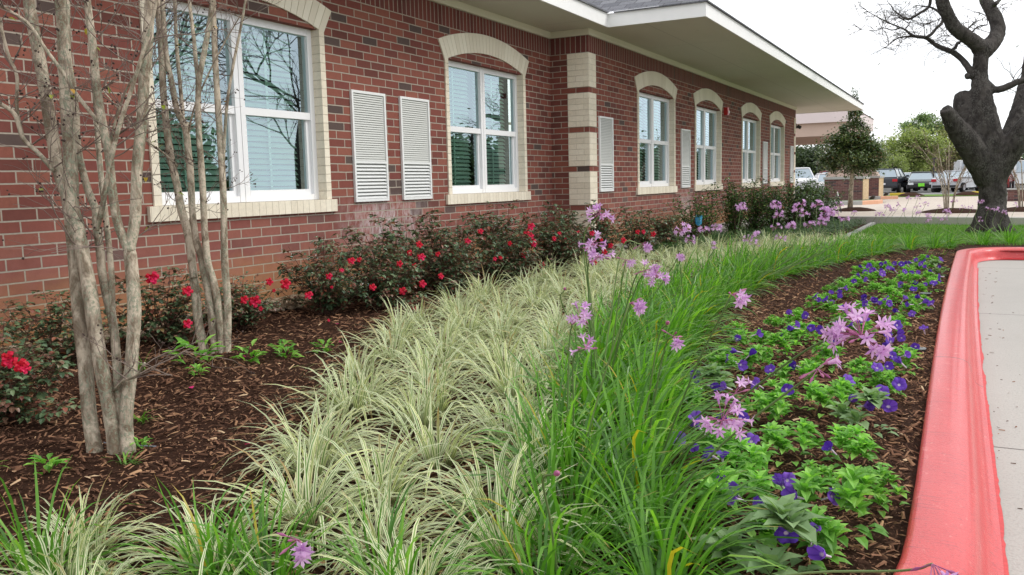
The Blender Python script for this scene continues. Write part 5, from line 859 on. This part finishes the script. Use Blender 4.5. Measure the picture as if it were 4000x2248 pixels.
# stake
t=MB(); t.tube([(-3.27,26.75,pz(26)-.02),(-3.36,26.73,-.55)],.016,6); sk=solo('tree_stake',t,mat_plain('stake_dark',(.03,.03,.035),.6),'thin black leaning stake with a white top left of the holly trunk','stake',(-3.27,26.75,-1.02)); t=MB(); t.tube([(-3.36,26.73,-.55),(-3.385,26.725,-.43)],.018,6); link('cap',t.mesh('cap',WHT,origin=(-3.27,26.75,-1.02)),sk)
# bare crape myrtles by the plaza
def bare_shrub(x,y,z,h,sp,lb,seed,nst=8,name='bare_crape_tree',lean=0):
    R=random.Random(seed); o=thing(name,lb,'tree',(x,y,z),'small bare multi-stemmed trees beyond the kerb'); t=MB(); tw=MB()
    for k in range(nst):
        a=k*6.283/nst+R.uniform(-.3,.3); P=[(x+.10*math.cos(a),y+.10*math.sin(a),z-.02)]
        for j in range(1,6): f=j/5; P.append((x+math.cos(a)*(.10+sp*f**2.0*R.uniform(.75,1.1))+lean*f,y+math.sin(a)*(.10+sp*f**2.0*.9),z+h*f*R.uniform(.85,1.)))
        C=catmull(P,3); t.tube(C,[interp(.021,.006,i/(len(C)-1)) for i in range(len(C))],6)
        for j in range(7): i=R.randint(len(C)//3,len(C)-1); twig(tw,C[i],(math.cos(a)+R.uniform(-.8,.8),math.sin(a)+R.uniform(-.8,.8),R.uniform(.2,1.4)),R.uniform(.25,.55),.006,2,R,0,None,.5)
    part('trunk',t,CRB,o,True); part('twigs',tw,mat_plain('pale_twig',(.20,.15,.11),.9,.2,20),o)
bare_shrub(-.47,26.4,pz(26.4),1.95,.75,'bare multi-stemmed little tree left of the big oak, beyond the low kerb',21); mound(-.35,26.3,.85,'mulch ring round the bare tree left of the oak')
bare_shrub(1.32,27.2,pz(27.2),2.2,.85,'bare multi-stemmed little tree at the right edge, behind the oak',22); mound(1.35,27.0,.8,'mulch ring round the bare tree at the right edge')
# ================================================================== PLAZA, CANOPY
PBR=mat_brick('plaza_brick',.2032,.0677,.5,[(0,(.115,.055,.055)),(.5,(.16,.075,.07)),(.86,(.20,.10,.09)),(.9,(.06,.045,.05)),(1,(.07,.055,.06))],(.24,.19,.17),False,zo=-.11); TANS=mat_brick('tan_side_brick',.2032,.0677,.5,[(0,(.50,.36,.20)),(1,(.62,.47,.29))],(.50,.40,.27),False,zo=-.11)
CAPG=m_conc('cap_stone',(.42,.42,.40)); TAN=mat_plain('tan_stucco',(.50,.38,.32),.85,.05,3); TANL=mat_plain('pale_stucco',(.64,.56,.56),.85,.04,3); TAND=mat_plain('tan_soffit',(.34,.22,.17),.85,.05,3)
def pier(x0,x1,y0,y1,lb):
    z=pz(y0); o=thing('brick_pier',lb,'pier',((x0+x1)/2,y0,z)); m=MB(); m.box(x0,x1,y0,y1,z-.3,-.105); part('wall',m,PBR,o); m=MB(); m.box(x1-.03,x1+.02,y0+.01,y1-.01,z-.3,-.1055); part('tan_side',m,TANS,o); m=MB(); m.box(x0-.04,x1+.06,y0-.05,y1+.04,-.104,0.0); part('cap',m,CAPG,o); m=MB(); m.box(x0-.01,x1+.03,y0-.012,y0+.03,z-.3,z+.10); part('plinth',m,CAPG,o)  # thin slab on the pier's right side, coloured paler tan than the front
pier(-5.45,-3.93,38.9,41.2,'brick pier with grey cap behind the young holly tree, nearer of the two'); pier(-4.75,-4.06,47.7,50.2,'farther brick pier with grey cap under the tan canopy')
for x,y,z in ((-3.80,40.6,-.95),(-3.93,49.3,-.98)):
    t=MB(); t.tube([(x,y,z-.15),(x,y,z-.02)],.02,6); t.tube([(x+.02,y,z-.03),(x+.14,y-.05,z+.04),(x+.20,y-.06,z+.02)],[.06,.085,.09],8); solo('spot_lamp',t,mat_plain('spot_black',(.02,.018,.016),.5),'small black ground spotlight at the foot of the %s pier'%('nearer' if y<45 else 'farther'),'lamp',(x,y,z-.15))
c=thing('entrance_canopy','large tan stucco entrance canopy on piers beyond the brick building','canopy',(-8,40,pz(40)))
m=MB(); m.box(-16,-4.75,40.2,50,1.79,2.36); part('lower_fascia',m,TAN,c); m=MB(); m.box(-16.2,-4.6,40.0,50.2,2.361,2.98); part('upper_fascia',m,TANL,c)
m=MB(); m.quad((-15.9,40.25,1.786),(-4.8,40.25,1.786),(-4.8,49.9,1.786),(-15.9,49.9,1.786)); part('ceiling',m,TAND,c)
m=MB(); m.add([(-16.2,40.0,2.981),(-4.55,40.0,2.985),(-4.55,50.2,2.985),(-16.2,50.2,2.981),(-14,43,3.6),(-5.6,43,3.55),(-5.6,47,3.55),(-14,47,3.6)],[(0,1,5,4),(1,2,6,5),(2,3,7,6),(3,0,4,7),(4,5,6,7)]); part('roof',m,TAN,c)
for y in (39.3,48.2):
    m=MB(); x=-4.62 if y<45 else -4.72
    for hw,z0,z1 in ((.56,0.002,.09),(.50,.09,.20),(.44,.20,.24),(.40,.24,.50),(.46,.50,.56),(.26,.56,1.785)): m.box(x-hw-.25*(hw>.3),x+hw,y-.1+.5-hw,y+.7+hw,z0,z1)
    part('column',m,TAN,c)
def m_orange():
    return mat_plain('orange_kerb_paint',(.66,.36,.23),.7,.2,12)
m=MB(); Pk=[(-9.5,35.2),(-3.55,35.2),(-3.10,36.3),(-3.0,37.2)]
def kerbline(pts_,mat,w=.16,h=.14,nm='island_kerb'):
    mb=MB(); V=[]
    for i,p in enumerate(pts_):
        a=np.array(pts_[max(i-1,0)]);b_=np.array(pts_[min(i+1,len(pts_)-1)]); t_=(b_-a)/np.linalg.norm(b_-a); r_=np.array([t_[1],-t_[0]]); z=pz(p[1])
        for o_,h_ in ((0,-.1),(0,h-.02),(-.02,h),(-w,h),(-w,-.1)): V.append((p[0]+r_[0]*o_,p[1]+r_[1]*o_,z+h_))
    mb.add(V,[(i*5+k,(i+1)*5+k,(i+1)*5+k+1,i*5+k+1) for i in range(len(pts_)-1) for k in range(4)]); struct(nm,mb,mat)
kerbline(Pk[:2],CAPG); kerbline(Pk[1:],m_orange(),nm='orange_kerb_end')
kerbline([(-9,45.2),(-3.75,45.2)],CAPG); kerbline([(-3.75,45.2),(-3.0,45.6)],m_orange(),nm='orange_kerb_end')
struct('island_bed',MB().quad((-9.5,35.36,pz(35)+.10),(-3.7,35.36,pz(35)+.10),(-2.95,39.5,pz(38)+.10),(-9.5,39.5,pz(38)+.10)),mat_plain('island_green',(.10,.12,.06),.9,.5,3))
# grass strip at the far side of the plaza, with mulch mounds and yellow kerb paint
struct('grass_strip',grid(np.linspace(-5,14,10),np.linspace(50,56,6),lambda x,y: pz(y)+.02+.03*math.sin((y-50)/6*3.14)),LAWN)
kerbline([(-3.9,52.6),(-2.9,52.6)],mat_plain('yellow_kerb_paint',(.70,.50,.06),.6),h=.18,nm='yellow_kerb'); kerbline([(.15,55.7),(1.1,55.7)],mat_plain('yellow_kerb_paint2',(.70,.50,.06),.6),h=.16,nm='yellow_kerb')
for x,y,lb in ((-2.75,51.2,'far mulch mound in the grass strip in front of the dark cars'),(-.05,51.2,'far mulch mound below the silver car')): mound(x,y,.75,lb,h=.22)
# low brick wall and pavement at far right
m=MB(); m.box(1.32,9,38.2,38.6,-1.3,-.66); w_=solo('low_brick_wall',m,PBR,'low red brick wall at the right edge behind the oak','wall',(4,38.2,-1.08)); m=MB(); m.box(1.25,9,38.12,38.68,-.659,-.60); link('coping',m.mesh('coping',CAPG,origin=(4,38.2,-1.08)),w_)
struct('far_pavement',MB().quad((1.2,39.5,pz(40)+.02),(14,39.5,pz(40)+.02),(14,58,pz(58)+.02),(1.2,58,pz(58)+.02)),CONC)
# lamp post
t=MB(); t.tube([(-2.2,67,-1.3),(-2.2,67,1.05)],.055,8); lp=solo('lamp_post',t,mat_plain('post_black',(.02,.02,.022),.5),'thin black lamp post rising between the parked cars','lamp post',(-2.2,67,-1.25)); t=MB(); t.box(-2.33,-2.05,66.8,67.2,1.05,1.17); link('lamp_head',t.mesh('lamp_head',mat_plain('head_black',(.03,.03,.03),.5),origin=(-2.2,67,-1.25)),lp)
# ---- parked cars
GLS=mat_plain('car_glass',(.32,.38,.42),.12,.1,2,spec=.9,metal=.55); TYR=mat_plain('tyre',(.015,.015,.015),.8); RIM=mat_plain('wheel_rim',(.5,.5,.52),.3,.05,5,metal=.8); TL=mat_plain('tail_light',(.45,.01,.02),.2); HL=mat_plain('head_light',(.75,.78,.80),.1); BLK=mat_plain('car_black_trim',(.02,.02,.022),.5)
def car_paint(c):
    return mat_plain('car_paint',c,.18,.03,2,spec=.6)
PROF={'sedan':dict(L=4.8,W=1.84,hood=.86,belt=.98,roof=1.45,low=[(2.4,.32),(2.40,.62),(2.2,.80),(1.15,.95),(-1.65,1.02),(-2.25,.98),(-2.4,.80),(-2.4,.32)],cab=[(1.25,.93),(.45,1.42),(-.85,1.45),(-1.85,1.0)]),
'suv':dict(L=4.8,W=1.95,low=[(2.38,.38),(2.40,.80),(2.15,1.02),(1.15,1.12),(-2.2,1.16),(-2.38,1.05),(-2.4,.38)],cab=[(1.25,1.10),(.55,1.68),(-1.8,1.72),(-2.25,1.14)]),
'van':dict(L=5.6,W=2.0,low=[(2.75,.4),(2.8,.9),(2.45,1.2),(1.9,1.35),(-2.75,1.35),(-2.8,.4)],cab=[(1.95,1.30),(1.25,2.25),(-2.7,2.35),(-2.78,1.30)]),
'pickup':dict(L=5.6,W=1.98,low=[(2.75,.5),(2.8,1.0),(2.5,1.16),(1.2,1.2),(-2.7,1.22),(-2.78,.5)],cab=[(1.3,1.18),(.65,1.82),(-.9,1.85),(-1.25,1.2)])}
def car(kind,x,y,yaw,colr,name,lb,green=False,k=1.):
    """yaw 0: nose towards -Y (towards the camera)"""
    p=PROF[kind]; z=pz(54)-.02-(y-52)*.004; o=thing(name,lb,'car' if kind!='van' else 'van',(x,y,z),'cars parked in the far car park'); o.rotation_euler=(0,0,yaw); W2=p['W']/2; pt=car_paint(colr)
    def add(nm,mb,mat,par=o,sm=False): return link(nm,mb.mesh(nm,mat,sm),par)
    b_=MB(); low=p['low']; n=len(low); V=[]
    for xs,kk in ((-W2*.86,0),(-W2,.0),(W2,.0),(W2*.86,0)):
        for (l_,h) in low: V.append((xs,-l_*(1 if abs(xs)<W2 else .97),h+(.0 if abs(xs)>=W2*.99 else (.05 if h>.6 else -.05))))
    F=[(j*n+i,j*n+(i+1)%n,(j+1)*n+(i+1)%n,(j+1)*n+i) for j in range(3) for i in range(n)]+[tuple(range(n))[::-1],tuple(3*n+i for i in range(n))]; b_.add(V,F); body=add('body',b_,pt); bv=body.modifiers.new('bevel','BEVEL'); bv.width=.09; bv.segments=3; bv.limit_method='ANGLE'
    c_=p['cab']; g=MB(); V=[]
    for sx in (-1,1):
        for i,(l_,h) in enumerate(c_): V.append((sx*W2*(.92 if i in (0,3) else .68),-l_,h))
    g.add(V,[(0,1,2,3),(7,6,5,4),(0,4,5,1),(2,6,7,3)]); add('window_glass',g,GLS)
    r_=MB(); (l1,h1),(l2,h2)=c_[1],c_[2]; r_.add([(sx*W2*.69,-l_,h+dz) for sx in (-1,1) for l_,h in ((l1+.05,h1),(l2-.05,h2)) for dz in (-.02,.05)],[(0,1,3,2),(4,6,7,5),(1,5,7,3),(0,4,5,1),(2,3,7,6)]); rf=add('roof',r_,pt); bv=rf.modifiers.new('bevel','BEVEL'); bv.width=.03; bv.segments=2
    pl_=MB()
    for sx in (-1,1):
        for i,j in ((0,1),(3,2)): pl_.tube([(sx*W2*.93,-c_[i][0],c_[i][1]),(sx*W2*.685,-c_[j][0],c_[j][1])],.04,5)
        m_=(c_[1][0]+c_[2][0])/2; pl_.tube([(sx*W2*.94,-m_,c_[0][1]),(sx*W2*.69,-m_,c_[1][1])],.035,5)
        if kind in('van',): pl_.box(min(sx*W2*.76,sx*W2*.95),max(sx*W2*.76,sx*W2*.95),.3,2.7,1.32,2.28)
    add('pillars',pl_,pt)
    for sx in (-1,1):
        for l_ in (p['L']*.30,-p['L']*.29):
            w=MB(); w.tube([(sx*(W2-.22),-l_,.33),(sx*(W2+.005),-l_,.33)],.33,16); wo_=add('wheel',w,TYR); w=MB(); w.tube([(sx*(W2),-l_,.33),(sx*(W2+.015),-l_,.33)],.20,12); add('rim',w,RIM,wo_)
        fr_,bk_=-p['L']/2,p['L']/2; hh=low[1][1]
        w=MB(); w.box(*sorted((sx*W2*.55,sx*W2*.93)),fr_-.015,fr_+.10,hh-.06,hh+.09); add('headlight',w,HL); w=MB(); w.box(*sorted((sx*W2*.62,sx*W2*.95)),bk_-.12,bk_+.015,.82 if kind!='sedan' else .74,1.0 if kind=='suv' else .92); add('tail_light',w,TL)
        w=MB(); w.box(*sorted((sx*W2*.98,sx*(W2+.17))),-c_[0][0]+.15,-c_[0][0]+.3,c_[0][1]+.02,c_[0][1]+.17); add('mirror',w,pt)
    w=MB(); w.box(-W2*.5,W2*.5,-p['L']/2-.02,-p['L']/2+.08,.42,.62); add('grille',w,BLK); w=MB(); w.box(-W2*.85,W2*.85,p['L']/2-.1,p['L']/2+.02,.36,.5); add('bumper',w,BLK)
    w=MB(); w.box(-.20 if green else -.15,.20 if green else .15,-p['L']/2-.045,-p['L']/2-.02,.44,.58 if not green else .66); add('number_plate',w,mat_plain('plate_green',(.25,.85,.05),.5,.1) if green else WHT)
    w=MB(); w.box(-.16,.16,p['L']/2+.02,p['L']/2+.035,.60,.72); add('number_plate',w,WHT); return o
car('suv',-5.22,70,math.pi-.10,(.035,.04,.05),'parked_suv','dark charcoal sport utility vehicle seen from behind, right of the brick piers'); car('sedan',-4.85,84,.15,(.33,.40,.50),'parked_car','grey-blue car half hidden between the dark utility vehicle and the black sedan'); car('sedan',-3.10,70,.05,(.02,.02,.024),'parked_car','black sedan facing the camera with a bright green front plate',True)
car('sedan',-4.62,77,.1,(.70,.72,.75),'parked_car','white car just left of the black sedan')
car('sedan',-2.0,77,.25,(.05,.06,.06),'parked_car','dark car half hidden behind the bare tree stems'); car('sedan',-.68,68.5,math.pi-.35,(.50,.52,.55),'parked_car','silver sedan seen from behind, right of the bare tree'); car('van',.3,78,.2,(.75,.76,.78),'parked_van','white high-roofed van partly behind the big oak'); car('van',3.9,86,1.45,(.74,.75,.76),'parked_van','white van seen from the side at the right edge'); car('sedan',1.62,66,math.pi-.1,(.22,.03,.03),'parked_car','red car just right of the oak trunk')
car('pickup',-10.1,60,.25,(.75,.76,.78),'parked_truck','white pickup truck nearest the brick building corner'); car('sedan',-9.2,66.5,.15,(.38,.03,.04),'parked_car','bright red car between the white truck and the maroon one'); car('suv',-9.6,72,.2,(.20,.015,.03),'parked_suv','maroon utility vehicle behind the small red and white car'); car('sedan',-8.3,61,.25,(.62,.58,.58),'parked_car','small pale car with red bumper left of the brick pier'); 
for i,(x,y,c_) in enumerate(((-12.5,76,(.6,.62,.65)),(-10.2,77,(.55,.15,.12)),(-8.0,78,(.55,.57,.6)),(-14.5,75,(.25,.27,.3)))): car('suv' if i%2 else 'sedan',x,y,.1*i,c_,'parked_car',('pale silver car in the back row behind the white truck','brick red utility vehicle in the back row left of the pier','silver car in the back row beside the pier','grey utility vehicle in the back row by the building corner')[i])
car('sedan',-1.2,84,1.5,(.6,.6,.62),'parked_car','pale car in the distant row right of the lamp post'); car('sedan',3.3,92,1.5,(.08,.09,.1),'parked_car','dark car in the distant row behind the oak')
# ---- far tree belt, fence and distant building
DK=mat_leaf('dark_tree_leaf',[(0,(.03,.05,.025)),(.6,(.06,.09,.04)),(1,(.10,.14,.06))],.6,.25); LG=mat_leaf('light_tree_leaf',[(0,(.17,.21,.07)),(.6,(.26,.31,.11)),(1,(.38,.42,.18))],.6,.35); OL=mat_leaf('olive_tree_leaf',[(0,(.14,.15,.06)),(.6,(.22,.22,.09)),(1,(.32,.31,.14))],.6,.3); PN=mat_leaf('pine_leaf',[(0,(.10,.15,.07)),(1,(.20,.27,.12))],.6,.3); MG=mat_leaf('mid_tree_leaf',[(0,(.06,.11,.04)),(1,(.14,.22,.07))],.6,.3)
tg_='trees beyond the car park'
tree(-13.6,84,-1.4,4.6,3.2,3,1.9,8000,.30,DK,'broad dark live oak under the tan canopy, left of the pier',401,.3,group=tg_); tree(-19,92,-1.4,5.5,4,3,2.4,4500,.32,DK,'dark tree at the building corner behind the parked trucks',402,.3,group=tg_); tree(-9.3,98,-1.4,5.2,3,3,2.2,4500,.3,MG,'mid green tree behind the young holly tree',403,.3,group=tg_)
tree(-5.0,92,-1.4,5.6,2.7,2.6,2.3,15000,.28,LG,'rounded yellow-green tree behind the dark utility vehicle',404,.22,group=tg_); tree(-5.9,83,-1.4,3.3,1.3,1.2,1.1,2200,.16,LG,'small fresh green tree above the grey car',405,.12,group=tg_); tree(-6.0,118,-1.4,8.6,2.3,2.2,1.5,3600,.28,PN,'tall thin-crowned pine behind the yellow-green tree',406,.25,'pine_tree',tg_,clumps=12); tree(-3.2,122,-1.4,9.2,2.6,2.2,1.7,4000,.28,PN,'tallest open-crowned pine above the tree belt',407,.25,'pine_tree',tg_,clumps=12)
tree(-2.0,100,-1.4,5.9,3.0,2.6,2.7,9000,.26,OL,'olive-brown budding tree behind the bare little tree',408,.25,group=tg_); tree(1.6,104,-1.4,5.4,3.0,2.6,2.5,8000,.28,OL,'olive budding tree behind the oak trunk',409,.25,group=tg_); tree(5.0,96,-1.4,4.8,2.6,2.2,2.0,4200,.22,MG,'green tree at the right edge beyond the white van',410,.25,group=tg_); tree(6.5,90,-1.4,6.8,2.4,2.2,2.2,3600,.22,LG,'light green tree at the extreme right edge',411,.25,group=tg_)
mb=MB(); Rb=random.Random(5)
for i in range(26): crown(mb,(-42+i*2.6,128+Rb.uniform(-4,4),1.0+Rb.uniform(-.3,.8)),2.4,2.,2.6,420,.45,Rb,9)
tag(link('distant_wood',mb.mesh('distant_wood',DK)),'hazy continuous belt of distant trees behind the car park','wood',None,'stuff')
mb=MB(); mb.box(-40,24,110,114,-1.6,1.05); fb=solo('distant_building',mb,mat_plain('far_brown_wall',(.20,.155,.135),.9,.25,.3),'long low brown building behind the far row of cars','building',(-8,110,-1.5)); mb=MB(); mb.box(-40.3,24.3,109.7,114.3,1.05,1.35); link('roof',mb.mesh('roof',mat_plain('far_roof',(.13,.10,.09),.9),origin=(-8,110,-1.5)),fb)
# ---- bare street trees on the right, outside the frame: they are what the window panes mirror
for i,(x,y,h,sd_) in enumerate(((5.5,11.5,6.5,31),(6.8,18.5,7,32),(4.6,29,6.5,33),(9,24,7.5,34))):
    R_=random.Random(sd_); o=thing('bare_street_tree',('bare tree across the street mirrored in the big window','bare tree across the street mirrored in the second window','bare tree across the street mirrored in the far windows','tall bare tree farthest across the street')[i],'tree',(x,y,-1.1)); t=MB(); t.tube([(x,y,-1.2),(x+.1,y,1.),(x-.1,y+.1,2.2)],[.13,.10,.08],8); tw=MB()
    for k in range(8): a=k*.8+R_.random(); twig(tw,(x-.05,y,1.0+k*.2),(math.cos(a),math.sin(a),R_.uniform(.3,1.3)),R_.uniform(1.6,2.6),.032,4,R_,.02,None,.45,4,(2,4))
    part('trunk',t,OAKB,o,True); part('branch',tw,OAKB,o)

for i,(x,y,h,r_,lb) in enumerate(((7.6,14.6,3.0,1.5,'dense round shrub across the street, mirrored low in the big window'),(7.4,28.5,3.1,2.2,'dense dark bushy tree across the street, mirrored low in the second window'),(7.4,36,3.2,2.2,'dense dark bushy tree mirrored low in the first far window'),(7.6,45,3.3,2.4,'dense dark bushy tree mirrored low in the second far window'),(8.4,55,3.4,2.6,'dense dark bushy tree mirrored low in the third far window'),(9.5,66,3.6,2.8,'dense dark bushy tree mirrored low in the last window'))):
    tree(x,y,-1.2,h,r_,r_,h*.46,7000,.24,DK,lb,500+i,.14,group='bushy trees across the street',clumps=60)
